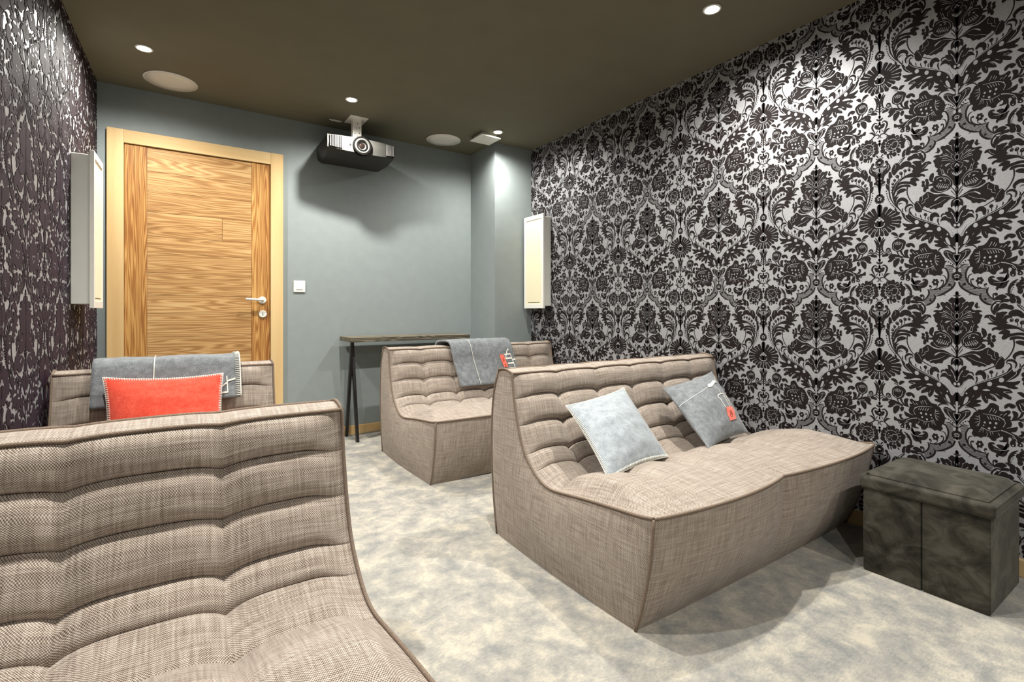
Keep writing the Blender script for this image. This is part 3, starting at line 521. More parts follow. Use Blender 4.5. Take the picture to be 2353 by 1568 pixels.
[0,1546,4698,1556,4661,1584,4643,1619,4651,1647,4682,1657,4725,1647,4762,1619,4780,1584,4772,1556,4741],
[1,1604,4727,1606,4719,1612,4715,1620,4717,1626,4723,1628,4733,1626,4741,1620,4745,1612,4743,1606,4736],
[2,2150,4289,2136,4308,2067,4196,2053,4215],
[2,2004,4441,1981,4440,1986,4305,1964,4304],
[2,1879,4556,1857,4551,1879,4436,1857,4431],
[2,1768,4642,1746,4634,1781,4505,1759,4497],
[0,1371,5041,1345,5039,1311,5025,1276,5012,1239,5010,1201,5009,1173,4991,1164,4934,1166,4859,1159,4813,1134,4825,1101,4867,1065,4900,1028,4914,988,4919,950,4918,912,4910,875,4895,849,4875,834,4845,829,4810,835,4785,856,4786,888,4799,922,4795,959,4760,998,4708,1031,4666,1059,4644,1081,4631,1084,4621,1052,4612,1001,4607,961,4597,940,4579,930,4557,938,4540,975,4534,1030,4533,1084,4528,1135,4511,1185,4490,1210,4470,1197,4455,1159,4441,1124,4427,1095,4410,1069,4391,1051,4369,1045,4338,1048,4303,1061,4284,1086,4296,1121,4324,1159,4341,1194,4334,1231,4317,1276,4310,1331,4323,1395,4345,1467,4364,1555,4376,1652,4384,1733,4383,1784,4370,1818,4348,1856,4320,1904,4289,1956,4253,2005,4209,2051,4153,2095,4090,2130,4024,2156,3945,2173,3865,2186,3824,2197,3847,2204,3910,2201,3978,2187,4041,2163,4109,2130,4175,2089,4237,2038,4298,1980,4354,1912,4406,1836,4454,1757,4495,1674,4525,1588,4547,1515,4570,1457,4593,1410,4617,1376,4649,1354,4694,1343,4746,1342,4800,1356,4855,1380,4911,1395,4959,1395,4996,1387,5025],
[3,979,4859,966,4849,996,4813,986,4803,1027,4756,1020,4746,1085,4704,1080,4696,1137,4665,1134,4659],
[3,1469,4587,1464,4572,1591,4551,1586,4537,1736,4499,1730,4486,1830,4442,1823,4431,1909,4372,1902,4362,1990,4280,1983,4272,2059,4178,2051,4171,2106,4059,2098,4054,2134,3966,2127,3961],
[0,1558,4290,1527,4318,1484,4343,1438,4352,1389,4338,1337,4308,1295,4276,1265,4240,1244,4201,1238,4173,1256,4164,1289,4167,1319,4167,1342,4164,1362,4158,1371,4143,1360,4112,1337,4071,1323,4033,1327,4000,1339,3970,1357,3952,1381,3952,1411,3964,1443,3982,1471,4007,1501,4039,1543,4068,1608,4093,1685,4116,1757,4132,1818,4141,1874,4143,1925,4132,1971,4102,2013,4059,2050,4013,2085,3956,2116,3897,2135,3874,2144,3915,2142,3994,2125,4068,2090,4129,2039,4186,1980,4227,1910,4246,1832,4249,1757,4245,1683,4228,1612,4205,1563,4197,1551,4218,1561,4256],
[0,2105,3943,2070,3991,2030,4036,1980,4071,1917,4092,1845,4102,1777,4106,1715,4104,1657,4094,1611,4080,1580,4058,1560,4030,1548,4004,1541,3980,1542,3958,1563,3948,1615,3962,1688,3989,1757,4007,1816,4006,1872,3996,1925,3976,1979,3945,2032,3904,2075,3856,2106,3786,2128,3707,2146,3664,2162,3682,2175,3735,2176,3791,2162,3841,2137,3894],
[0,2060,3708,2048,3753,2041,3805,2025,3852,1992,3889,1950,3921,1905,3942,1855,3949,1801,3946,1757,3935,1727,3914,1706,3886,1704,3859,1726,3834,1765,3810,1807,3790,1845,3777,1886,3768,1925,3754,1962,3733,1998,3706,2030,3672,2059,3616,2084,3552,2105,3518,2126,3538,2143,3588,2146,3634,2124,3659,2089,3680],
[2,1978,3626,1972,3612,2006,3619,1992,3591,2046,3605,2018,3561,2083,3574,2037,3529,2107,3523,2051,3488,2122,3463,2065,3437,2128,3402,2073,3390,2119,3342,2072,3345,2102,3290,2066,3297,2089,3256,2061,3262],
[2,2269,4103,2246,4131,2193,4022,2179,4037],
[2,2280,3965,2260,3995,2202,3896,2190,3913],
[2,2278,3849,2257,3879,2197,3774,2185,3791],
[2,2201,4132,2171,4120,2210,4075,2178,4062,2221,3990,2186,3979,2227,3892,2186,3885,2223,3782,2174,3780,2212,3661,2154,3664,2192,3542,2129,3551,2164,3430,2103,3445,2127,3320,2073,3341,2078,3210,2032,3239,2005,3092,1968,3125,1923,2978,1891,3009,1865,2900,1837,2928],
[0,2406,3944,2419,3920,2444,3925,2457,3954,2444,3978,2419,3973],
[0,2393,3825,2406,3801,2431,3806,2444,3835,2431,3859,2406,3854],
[0,2377,3718,2390,3694,2416,3699,2429,3728,2416,3752,2390,3747],
[0,2357,3629,2370,3605,2395,3610,2408,3639,2395,3663,2370,3658],
[0,2329,3538,2341,3514,2367,3519,2380,3548,2367,3572,2341,3567],
[0,2290,3449,2303,3425,2329,3430,2341,3458,2329,3482,2303,3478],
[0,2242,3358,2255,3334,2280,3339,2293,3367,2280,3391,2255,3387],
[0,2191,3279,2204,3255,2229,3260,2242,3288,2229,3312,2204,3308],
[0,2138,3212,2151,3188,2176,3193,2189,3221,2176,3245,2151,3241],
[0,2085,3155,2098,3131,2123,3135,2135,3164,2123,3188,2098,3183],
[2,1978,3097,2007,3090,1990,3148,2023,3140,2004,3219,2047,3213,2007,3278,2062,3285,1996,3318,2064,3349,1977,3350,2054,3410,1955,3372,2030,3465,1924,3391,1990,3510,1888,3406,1939,3544,1858,3410,1878,3561,1831,3402,1814,3550,1797,3385,1756,3521,1768,3366,1707,3484,1749,3349,1668,3436,1733,3329,1639,3381,1723,3319,1626,3317,1715,3299,1641,3261,1716,3260,1669,3225,1719,3228,1688,3205],
[2,1969,3248,1991,3284,1950,3263,1971,3299,1925,3284,1942,3321,1903,3294,1907,3331,1880,3288,1873,3314,1850,3271,1843,3287,1829,3257,1824,3267],
[2,1681,3979,1638,3964,1687,3923,1645,3908,1693,3840,1653,3830,1691,3753,1653,3750,1678,3667,1640,3672,1657,3580,1620,3589,1629,3495,1594,3509,1592,3411,1560,3430,1549,3331,1521,3352,1508,3262,1483,3285,1467,3205,1444,3231,1427,3159,1407,3187,1400,3128,1380,3157],
[2,1164,2909,1153,2945,1116,2878,1105,2913,1046,2835,1036,2868,978,2793,968,2824,909,2750,900,2779,841,2708,833,2735,794,2679,786,2704],
[0,1706,-1052,1748,-1141,1801,-1184,1846,-1164,1864,-1088,1849,-987,1806,-898,1753,-856,1709,-876,1691,-951],
[0,1733,-1053,1734,-1005,1733,-946,1723,-892,1702,-851,1672,-815,1635,-788,1589,-769,1536,-759,1491,-756,1454,-758,1425,-767,1414,-781,1433,-805,1470,-835,1503,-862,1523,-880,1539,-896,1548,-920,1547,-958,1539,-1003,1539,-1044,1551,-1079,1570,-1110,1592,-1132,1615,-1141,1641,-1141,1665,-1137,1685,-1131,1704,-1120,1718,-1107,1727,-1095,1731,-1080],
[3,1709,-914,1698,-920,1729,-966,1717,-971,1744,-1035,1732,-1035,1729,-1105,1717,-1100,1709,-1158,1698,-1152],
[0,1476,-886,1456,-853,1414,-820,1371,-800,1330,-798,1288,-807,1248,-824,1211,-845,1178,-872,1149,-905,1122,-950,1100,-1000,1098,-1033,1129,-1034,1180,-1017,1229,-1008,1271,-1020,1310,-1040,1342,-1047,1362,-1032,1374,-1005,1390,-976,1423,-947,1460,-916],
[0,1539,-1038,1538,-1015,1532,-990,1515,-974,1480,-969,1435,-972,1395,-982,1363,-999,1334,-1023,1312,-1048,1291,-1076,1275,-1106,1276,-1124,1304,-1123,1350,-1110,1395,-1099,1437,-1097,1478,-1097,1510,-1092,1528,-1078,1536,-1059],
[0,1669,-1309,1660,-1276,1639,-1241,1611,-1215,1577,-1202,1537,-1198,1495,-1204,1455,-1222,1414,-1250,1371,-1281,1322,-1316,1271,-1354,1229,-1393,1196,-1440,1173,-1488,1168,-1510,1190,-1488,1231,-1440,1276,-1399,1322,-1375,1372,-1357,1419,-1349,1462,-1354,1502,-1369,1539,-1381,1572,-1390,1601,-1396,1626,-1393,1647,-1372,1664,-1341],
[0,1515,-1222,1505,-1192,1474,-1164,1438,-1146,1400,-1139,1358,-1142,1323,-1159,1300,-1195,1284,-1244,1271,-1288,1257,-1324,1246,-1355,1253,-1370,1287,-1360,1339,-1333,1390,-1305,1440,-1278,1488,-1250],
[0,1328,-1077,1293,-1052,1236,-1039,1182,-1044,1137,-1071,1095,-1115,1061,-1162,1036,-1207,1018,-1255,1010,-1307,1011,-1365,1020,-1425,1037,-1481,1065,-1535,1100,-1584,1131,-1603,1148,-1573,1160,-1514,1177,-1457,1208,-1417,1245,-1379,1271,-1341,1278,-1301,1274,-1260,1276,-1218,1297,-1168,1324,-1116],
[1,1182,-1175,1171,-1163,1146,-1167,1121,-1184,1101,-1217,1082,-1262,1070,-1307,1069,-1354,1076,-1401,1084,-1423,1089,-1402,1095,-1355,1107,-1306,1133,-1259,1165,-1209],
[1,1300,-1115,1282,-1105,1248,-1097,1217,-1096,1191,-1104,1167,-1118,1159,-1131,1176,-1144,1210,-1156,1241,-1160,1267,-1149,1291,-1131],
[3,1374,-1131,1368,-1115,1328,-1155,1322,-1142,1280,-1193,1272,-1184,1263,-1252,1254,-1250,1256,-1306,1249,-1305],
[0,1491,-1487,1471,-1468,1432,-1460,1395,-1464,1367,-1481,1341,-1510,1319,-1545,1299,-1587,1282,-1634,1271,-1686,1266,-1746,1266,-1810,1276,-1861,1305,-1900,1344,-1925,1371,-1921,1373,-1869,1364,-1787,1361,-1716,1372,-1672,1389,-1639,1409,-1605,1440,-1563,1475,-1520],
[0,1328,-1481,1309,-1469,1277,-1490,1248,-1522,1227,-1558,1210,-1606,1201,-1656,1201,-1710,1208,-1768,1220,-1819,1237,-1868,1259,-1909,1276,-1920,1282,-1885,1282,-1819,1286,-1744,1302,-1652,1322,-1550],
[0,1809,-1213,1820,-1236,1842,-1236,1853,-1213,1842,-1190,1820,-1190],
[0,1858,-1264,1869,-1287,1892,-1287,1903,-1263,1892,-1240,1869,-1240],
[0,1908,-1317,1919,-1340,1941,-1340,1953,-1317,1941,-1294,1919,-1294],
[0,1958,-1377,1969,-1400,1991,-1400,2002,-1377,1991,-1353,1969,-1354],
[2,1773,-1175,1742,-1205,1797,-1213,1767,-1242,1832,-1266,1804,-1295,1868,-1318,1844,-1347,1908,-1367,1888,-1394,1951,-1415,1935,-1437,1981,-1449,1969,-1467],
[0,1409,3052,1410,3110,1406,3170,1395,3220,1375,3257,1349,3284,1323,3301,1300,3296,1276,3280,1257,3283,1247,3323,1242,3381,1229,3429,1201,3455,1166,3471,1135,3484,1117,3494,1104,3502,1084,3518,1051,3554,1011,3598,973,3626,940,3627,909,3613,876,3592,842,3567,806,3535,767,3507,725,3485,681,3465,631,3452,575,3451,514,3457,453,3451,397,3429,341,3395,277,3355,187,3298,91,3235,40,3189,69,3177,144,3183,212,3179,252,3154,284,3120,317,3086,355,3058,394,3030,427,2999,444,2960,455,2919,475,2889,516,2881,566,2885,609,2884,636,2868,655,2848,676,2838,703,2848,732,2868,762,2882,795,2877,829,2865,858,2864,876,2883,889,2913,904,2935,924,2939,947,2936,973,2941,1003,2970,1036,3008,1065,3027,1088,3011,1106,2976,1121,2944,1135,2923,1146,2905,1154,2885,1153,2857,1150,2826,1159,2804,1190,2797,1234,2798,1276,2809,1312,2830,1344,2861,1371,2898,1390,2944,1402,2997],
[3,1155,3140,1162,3156,1096,3171,1103,3186,1037,3214,1047,3225,1041,3264,1053,3265,1047,3303,1056,3314,985,3328,991,3341,922,3368,931,3375,926,3464,935,3464,945,3550,954,3548],
[1,722,3184,724,3203,710,3242,681,3279,625,3312,556,3343,515,3356,527,3338,567,3301,609,3265,651,3231,695,3198],
[3,125,3225,127,3212,262,3289,263,3277,431,3345,431,3334,574,3316,571,3306,678,3271,675,3263],
[3,872,2938,880,2957,818,2970,825,2987,742,3008,747,3024,657,3031,661,3045,562,3063,567,3075,447,3137,451,3146,354,3203,358,3210],
[3,1327,3267,1320,3276,1284,3212,1277,3220,1233,3135,1225,3140,1191,3034,1184,3037,1162,2949,1155,2951],
[3,1141,3469,1130,3470,1131,3417,1121,3417,1126,3352,1117,3349,1143,3291,1135,3286,1162,3244,1155,3239],
[0,869,3648,871,3685,855,3721,835,3751,809,3764,779,3771,762,3787,774,3824,800,3871,812,3918,798,3963,772,4008,749,4054,740,4102,734,4151,717,4190,682,4214,635,4229,582,4233,520,4229,452,4214,387,4189,328,4151,272,4102,225,4051,187,4001,157,3948,139,3892,135,3828,143,3760,160,3701,189,3654,227,3615,269,3583,313,3559,360,3542,409,3527,459,3512,510,3499,564,3496,624,3505,687,3524,744,3549,796,3578,841,3613],
[3,655,3822,644,3831,569,3673,559,3682],
[3,570,3912,559,3899,664,3778,653,3765],
[3,587,3799,577,3808,509,3669,499,3678],
[3,507,3886,496,3874,592,3748,581,3736],
[3,520,3776,510,3786,449,3665,440,3675],
[3,446,3861,434,3850,521,3719,510,3707],
[3,453,3754,444,3764,389,3661,380,3671],
[3,384,3837,372,3826,450,3689,438,3679],
[3,387,3731,378,3742,330,3657,321,3668],
[3,323,3812,311,3802,380,3660,368,3651],
[3,321,3708,313,3720,270,3653,263,3665],
[3,262,3787,250,3779,310,3631,297,3623],
[3,659,4079,667,4094,611,4118,618,4134,541,4147,543,4165,444,4124,442,4140,346,4070,341,4085,267,3991,258,4003,214,3905,202,3909,210,3821,197,3817,223,3755,210,3749],
[3,754,3722,744,3732,705,3652,697,3663,634,3576,629,3591,543,3545,543,3562,452,3539,455,3556,371,3560,376,3576,314,3585,320,3601],
[1,480,3989,487,3977,507,3974,532,3979,552,3992,560,4007,552,4018,532,4022,507,4017,487,4004],
[3,433,4053,429,4074,397,4036,392,4056,368,4016,353,4023,377,3986,361,3974,395,3954,379,3939],
[0,927,4104,938,4064,966,4044,1002,4052,1031,4085,1042,4130,1031,4170,1002,4190,966,4182,938,4149],
[0,1044,4043,1056,4003,1085,3983,1121,3990,1150,4023,1161,4068,1150,4109,1121,4129,1085,4121,1056,4088],
[0,901,3983,912,3943,941,3923,977,3931,1006,3963,1017,4008,1006,4048,977,4068,941,4061,912,4028],
[0,1040,3909,1052,3865,1083,3843,1122,3852,1154,3887,1166,3935,1154,3979,1122,4001,1083,3993,1052,3957],
[0,945,3918,954,3886,977,3870,1005,3876,1029,3901,1037,3937,1029,3970,1005,3986,977,3979,954,3954],
[0,1107,3696,1105,3738,1099,3789,1084,3831,1058,3856,1024,3873,991,3887,964,3902,938,3916,904,3926,849,3936,787,3943,744,3938,732,3913,739,3876,762,3850,811,3850,875,3861,922,3855,933,3814,927,3756,927,3718,942,3722,962,3745,982,3752,998,3720,1012,3672,1028,3637,1047,3629,1067,3635,1084,3645,1096,3656,1104,3672],
[0,904,4116,907,4165,900,4217,890,4263,877,4301,860,4332,840,4355,810,4375,777,4386,753,4376,746,4329,747,4261,753,4198,767,4148,784,4102,790,4063,768,4029,735,4001,722,3985,748,3982,794,3991,835,4009,864,4037,889,4075],
[3,1069,4089,1067,4100,1022,4067,1020,4078],
[3,1045,3968,1044,3979,999,3947,997,3958],
[0,271,5493,259,5520,238,5548,215,5573,196,5597,176,5618,153,5627,127,5617,99,5595,67,5579,28,5623,-13,5673,-42,5579,-60,5188,-60,4654,-42,4279,117,4216,341,4313,517,4411,586,4454,604,4495,619,4532,650,4560,679,4584,701,4617,714,4671,721,4734,722,4786,717,4820,707,4843,693,4861,672,4872,647,4878,637,4887,654,4904,686,4925,706,4945,695,4963,672,4980,665,4997,694,5012,740,5027,767,5043,760,5062,735,5081,706,5096,678,5102,647,5102,616,5102,587,5097,557,5091,529,5095,498,5112,468,5138,453,5172,465,5217,492,5269,514,5315,526,5350,532,5380,529,5403,514,5421,490,5433,463,5437,434,5429,402,5413,375,5406,358,5417,345,5435,327,5444,300,5437,267,5421,238,5400,212,5368,188,5332,172,5313,165,5324,164,5351,172,5377,191,5392,218,5404,240,5420,256,5442,269,5467],
[0,715,5217,700,5223,668,5230,644,5248,638,5290,639,5344,637,5384,625,5401,610,5404,593,5392,572,5356,550,5305,537,5263,541,5237,554,5219,567,5203,575,5185,583,5169,593,5161,607,5165,625,5178,644,5190,672,5200,701,5208],
[0,-59,5756,-51,5701,-29,5671,-2,5679,20,5722,28,5782,20,5837,-2,5867,-29,5858,-51,5816],
[0,-16,5555,-10,5570,0,5599,18,5628,55,5654,100,5680,126,5699,119,5709,93,5711,67,5706,46,5691,24,5668,6,5648,-5,5635,-11,5623,-16,5610,-19,5588,-19,5564],
[3,554,4991,556,5017,491,4984,492,5006,416,4968,415,4984,358,4935,355,4944,316,4904,314,4909],
[3,443,5039,438,5072,374,5008,369,5036,293,4967,287,4985,233,4915,228,4925,192,4872,189,4877],
[3,465,4887,466,4913,400,4876,400,4898,316,4854,314,4869,226,4806,224,4815,154,4762,153,4767],
[3,490,4806,493,4829,422,4807,424,4826,328,4793,327,4808,206,4738,204,4748,105,4685,104,4691],
[3,359,5244,346,5272,318,5210,307,5232,270,5163,260,5177,232,5105,225,5111,205,5056,201,5059],
[3,195,5048,186,5060,173,5021,166,5032,143,4988,139,4998,109,4961,106,4969,80,4942,79,4948],
[3,90,5390,69,5392,51,5255,47,5255],
[3,196,5291,185,5297,131,5148,127,5150],
[3,15,5325,-2,5321,6,5227,1,5226],
[3,44,5060,30,5062,15,4943,10,4943],
[3,198,4989,183,4991,176,4908,165,4911,145,4815,137,4820,103,4754,99,4760,69,4716,66,4721],
[3,296,4598,309,4636,189,4659,192,4665],
[3,334,4548,346,4576,276,4592,279,4598],
[3,54,4465,80,4495,-2,4591,-2,4595],
[3,4,4512,-2,4504,-2,4414,-2,4412],
[3,112,4384,121,4376,152,4451,161,4444,186,4526,195,4526,175,4570,182,4578,139,4605,143,4614,75,4636,78,4643,17,4656,19,4662],
[3,471,4679,460,4668,519,4575,514,4571],
[3,367,5077,363,5091,266,5023,264,5028],
[3,-2,4719,-2,4705,-2,4714,-2,4699,-2,4711,-2,4697,3,4721,7,4708,21,4738,28,4728,37,4762,46,4755,49,4792,59,4789,57,4825,67,4825,59,4860,70,4863,57,4893,67,4899,49,4923,59,4931,37,4946,46,4957,21,4963,28,4976,3,4970,7,4985,-2,4970,-2,4984,-2,4957,-2,4969,-2,4942,-2,4954],
[0,-60,4827,-59,4774,-32,4746,1,4754,28,4796,38,4854,28,4908,1,4936,-32,4927,-59,4885],
[3,-2,4737,-2,4725,-2,4735,-2,4722,-2,4732,-2,4719,-2,4730,-2,4716,-2,4729,-2,4715,-2,4729,-2,4714,-2,4729,-2,4714,-2,4730,-2,4715,-1,4731,0,4717,5,4733,6,4719,10,4736,12,4722,15,4739,18,4726,19,4742,24,4730,22,4745,28,4735,25,4748,33,4740,26,4752,36,4747,28,4756,37,4751],
[0,722,4935,778,4892,746,4805,713,4726,708,4674,701,4630,688,4595,660,4573,626,4560,605,4546,607,4527,621,4507,636,4485,650,4459,664,4431,667,4407,652,4390,626,4376,609,4359,613,4335,626,4308,622,4282,589,4256,540,4232,498,4220,471,4232,450,4257,427,4266,400,4247,372,4212,339,4172,296,4128,249,4079,208,4030,175,3983,147,3936,126,3889,116,3839,114,3789,104,3745,79,3707,47,3675,18,3654,-4,3609,-22,3575,-35,3660,-60,3975,-60,4409,-35,4742,185,4886,493,4933],
[3,461,4469,446,4471,444,4388,430,4391,410,4285,399,4293,350,4203,342,4213,281,4120,274,4129,206,4009,199,4016,146,3918,140,3924],
[3,50,4476,72,4500,25,4522,47,4545,-2,4568,18,4593,-2,4576,0,4608,-2,4575,-2,4609],
[3,5,4516,-2,4509,5,4419,-2,4412],
[3,364,4564,383,4592,334,4599,350,4625,295,4632,303,4657,250,4632,252,4652,212,4623,212,4640],
[3,292,4256,307,4262,289,4312,302,4318,277,4374,287,4383,241,4415,246,4424,206,4441,210,4449],
[3,547,4531,537,4537,520,4470,510,4475,492,4392,481,4394,483,4313,472,4311,481,4250,470,4248],
[3,174,4286,164,4294,99,4143,88,4151],
[3,99,4279,88,4267,157,4186,146,4174],
[3,122,4247,112,4254,60,4113,49,4119],
[3,52,4256,41,4245,101,4144,90,4134],
[3,71,4208,60,4213,22,4082,11,4088],
[3,5,4233,-2,4224,46,4103,34,4094],
[3,20,4169,8,4173,-2,4052,-2,4056],
[3,-2,4210,-2,4203,-2,4062,-2,4055],
[2,248,3652,228,3716,218,3633,198,3691,176,3607,155,3653,139,3571,113,3604,107,3521,80,3542,76,3458,51,3472,52,3394,28,3401,35,3322,12,3325,23,3248,2,3249,16,3196,-5,3196],
[3,217,3653,207,3670,127,3565,124,3571],
[2,189,3505,170,3524,68,3312,55,3324],
[0,48,3566,44,3614,33,3644,18,3666,0,3698,-20,3722,-35,3688,-40,3537,-40,3328,-35,3188,-24,3177,-8,3235,8,3308,24,3389,40,3486],
[1,10,3553,6,3593,-1,3625,-2,3638,-2,3622,-2,3587,-2,3545,-2,3485,-2,3419,-2,3388,-1,3422,6,3492],
[0,199,2911,197,2964,189,3025,173,3077,150,3114,121,3142,87,3161,44,3189,-2,3207,-35,3166,-46,3003,-44,2780,-35,2633,-20,2634,2,2711,27,2783,58,2826,92,2864,121,2883,140,2868,153,2834,165,2818,179,2834,192,2868],
[3,97,3008,111,3019,81,3050,94,3063,56,3092,66,3109,21,3104,25,3123,-2,3106,-2,3125],
[1,29,2755,26,2796,18,2836,8,2863,-2,2879,-2,2883,-2,2856,-2,2771,-2,2655,-2,2578,-2,2571,-2,2603,8,2640,18,2675,26,2716],
[0,374,2612,379,2638,371,2661,356,2676,329,2675,295,2665,273,2674,277,2720,293,2784,295,2829,270,2842,231,2834,190,2811,151,2767,111,2707,78,2647,60,2579,49,2510,36,2478,11,2530,-16,2618,-35,2633,-43,2494,-43,2283,-35,2134,-17,2112,10,2153,40,2201,75,2236,113,2278,143,2322,153,2372,154,2424,165,2465,195,2488,234,2500,273,2516,312,2546,349,2580],
[3,200,2633,181,2653,159,2571,141,2586,112,2485,96,2493,84,2377,71,2380,66,2286,56,2288],
[2,498,2464,519,2474,488,2494,518,2508,474,2531,512,2558,459,2551,492,2603,436,2562,452,2623,403,2569,406,2625,371,2564,359,2611,338,2535,316,2572,301,2488,277,2524,263,2449,249,2494,226,2443,235,2494,207,2453,212,2504,204,2454,177,2485,187,2411,153,2426,167,2344,133,2355,153,2294,120,2304],
[0,538,2281,529,2323,508,2389,486,2443,470,2471,454,2486,431,2497,399,2505,362,2508,321,2502,275,2482,227,2452,186,2418,159,2380,140,2338,121,2302,101,2268,82,2240,61,2237,36,2295,9,2376,-9,2393,-19,2277,-22,2096,-9,1965,26,1935,76,1955,121,1989,152,2030,177,2085,208,2142,248,2203,293,2266,339,2313,386,2332,435,2333,475,2328,506,2309,528,2283],
[1,10,2068,19,2034,42,2015,72,2019,95,2044,104,2082,95,2117,72,2135,42,2131,19,2105],
[3,72,2399,51,2399,63,2321,44,2323,48,2231,31,2237,20,2173,7,2184,-2,2137,-2,2149],
[3,240,2233,228,2237,214,2149,202,2155,174,2053,164,2062,114,1993,108,2007,64,1957,59,1971],
[0,-60,2495,-54,2399,-26,2343,8,2348,36,2413,46,2513,36,2610,8,2666,-26,2660,-54,2595],
[3,476,2455,484,2474,425,2487,431,2505,365,2505,365,2523,325,2464,317,2476,280,2409,275,2423,218,2388,217,2403,169,2381,169,2395],
[2,1690,2893,1717,2886,1699,2936,1732,2928,1709,2994,1753,2991,1706,3038,1759,3059,1687,3072,1742,3122,1657,3105,1709,3177,1627,3125,1663,3215,1591,3135,1606,3227,1546,3136,1545,3219,1514,3132,1491,3193,1495,3117,1459,3143,1476,3081,1448,3090,1461,3051,1443,3056],
[2,1538,2820,1588,2805,1551,2860,1599,2846,1568,2913,1614,2906,1575,2954,1618,2966,1566,2984,1603,3015,1548,3012,1578,3052,1531,3028,1546,3074,1513,3030,1510,3067,1486,3020,1479,3044,1464,3012,1459,3028],
[3,1657,2890,1672,2888,1669,2951,1683,2951,1673,3022,1685,3028,1642,3071,1650,3081,1608,3106,1614,3116],
[0,1876,2900,1859,2907,1832,2899,1807,2883,1791,2858,1777,2825,1757,2797,1727,2771,1690,2749,1660,2745,1641,2774,1627,2820,1611,2856,1589,2875,1564,2884,1539,2874,1519,2833,1499,2773,1467,2714,1414,2664,1349,2616,1276,2567,1199,2518,1114,2470,1019,2416,908,2355,788,2289,676,2221,576,2153,484,2083,405,2012,341,1936,291,1859,251,1789,226,1725,211,1669,195,1627,172,1602,147,1591,121,1598,96,1636,70,1691,44,1733,15,1778,-14,1810,-35,1751,-45,1510,-46,1177,-35,946,-7,912,34,979,78,1055,128,1117,182,1187,230,1236,260,1246,283,1234,317,1223,369,1219,432,1215,498,1220,570,1237,645,1262,699,1287,722,1312,724,1337,713,1357,676,1366,627,1369,605,1379,637,1405,697,1439,740,1469,750,1494,742,1515,722,1530,674,1529,613,1522,582,1530,610,1567,667,1620,713,1672,727,1728,729,1783,731,1806,735,1774,740,1709,749,1648,762,1600,779,1556,799,1516,823,1476,851,1441,876,1422,899,1425,920,1445,936,1475,938,1523,934,1583,945,1620,983,1615,1036,1589,1084,1567,1125,1556,1162,1551,1182,1561,1180,1596,1161,1646,1135,1695,1095,1746,1047,1796,1024,1826,1043,1827,1088,1808,1131,1782,1164,1749,1195,1710,1224,1677,1250,1654,1273,1637,1295,1633,1319,1647,1342,1674,1357,1699,1354,1723,1344,1746,1347,1757,1378,1745,1423,1720,1467,1698,1507,1680,1546,1665,1575,1667,1593,1694,1600,1738,1592,1781,1550,1818,1493,1854,1467,1883,1500,1903,1563,1917,1611,1932,1627,1949,1628,1967,1616,1992,1580,2030,1533,2073,1515,2102,1552,2103,1619,2089,1679,2083,1727,2096,1769,2116,1787,2139,1761,2163,1711,2189,1684,2215,1703,2237,1745,2260,1782,2288,1812,2333,1837,2384,1836,2415,1794,2410,1727,2385,1660,2365,1589,2355,1518,2349,1486,2358,1518,2387,1589,2431,1655,2478,1703,2522,1746,2568,1782,2616,1808,2669,1828,2724,1844,2775,1860,2824,1874,2870],
[1,1539,2070,1526,2095,1475,2132,1419,2160,1363,2171,1302,2173,1253,2168,1216,2154,1190,2134,1187,2115,1213,2104,1261,2095,1319,2087,1398,2077,1487,2067],
[1,1000,1939,987,1958,947,1980,904,1990,854,1979,801,1957,771,1937,782,1924,817,1913,858,1909,910,1914,968,1925],
[1,1248,2381,1262,2328,1300,2300,1347,2307,1385,2346,1400,2404,1385,2457,1347,2485,1300,2478,1262,2438],
[0,1338,2383,1343,2363,1357,2352,1375,2355,1389,2370,1395,2391,1389,2411,1375,2422,1357,2419,1343,2404],
[0,1361,2334,1366,2317,1378,2308,1393,2310,1405,2323,1409,2341,1405,2357,1393,2366,1378,2364,1366,2351],
[0,1274,2338,1277,2327,1285,2320,1295,2322,1304,2331,1307,2343,1304,2355,1295,2361,1285,2359,1277,2351],
[1,913,2187,927,2135,964,2106,1009,2113,1046,2152,1061,2208,1046,2261,1009,2289,964,2282,927,2243],
[0,1000,2188,1006,2168,1020,2158,1037,2160,1051,2175,1056,2196,1051,2216,1037,2226,1020,2224,1006,2209],
[0,1024,2139,1028,2123,1040,2114,1054,2116,1066,2128,1070,2146,1066,2162,1054,2171,1040,2169,1028,2157],
[0,938,2144,941,2133,949,2127,959,2128,967,2137,970,2149,967,2160,959,2167,949,2165,941,2157],
[1,502,1975,516,1923,551,1895,595,1901,631,1939,645,1994,631,2046,595,2074,551,2068,516,2030],
[0,587,1975,592,1956,605,1945,622,1947,635,1961,640,1982,635,2002,622,2012,605,2010,592,1996],
[0,609,1927,613,1911,625,1902,638,1904,650,1915,654,1933,650,1949,638,1958,625,1956,613,1944],
[0,526,1933,529,1921,537,1915,547,1916,555,1925,558,1937,555,1948,547,1954,537,1953,529,1945],
[3,1730,2790,1711,2780,1743,2739,1725,2733,1740,2665,1726,2671,1687,2589,1677,2601,1615,2510,1607,2521,1535,2416,1528,2426,1470,2342,1463,2350],
[3,1615,2822,1607,2831,1558,2743,1549,2754,1470,2643,1463,2656,1362,2558,1356,2574,1232,2474,1226,2492,1072,2388,1067,2407,906,2303,901,2322,752,2220,747,2239,612,2140,606,2158,494,2067,487,2084,391,1985,383,2000,296,1868,286,1879,217,1751,207,1760,163,1661,154,1669,130,1601,121,1608],
[3,1374,1946,1368,1926,1443,1916,1436,1900,1518,1871,1511,1861,1551,1808,1544,1803,1565,1755,1560,1753],
[3,1163,1859,1154,1840,1277,1780,1275,1774],
[3,865,1700,851,1691,906,1559,902,1556],
[3,1002,1836,990,1821,1114,1671,1110,1667],
[3,1396,1979,1393,1958,1563,1958,1562,1952],
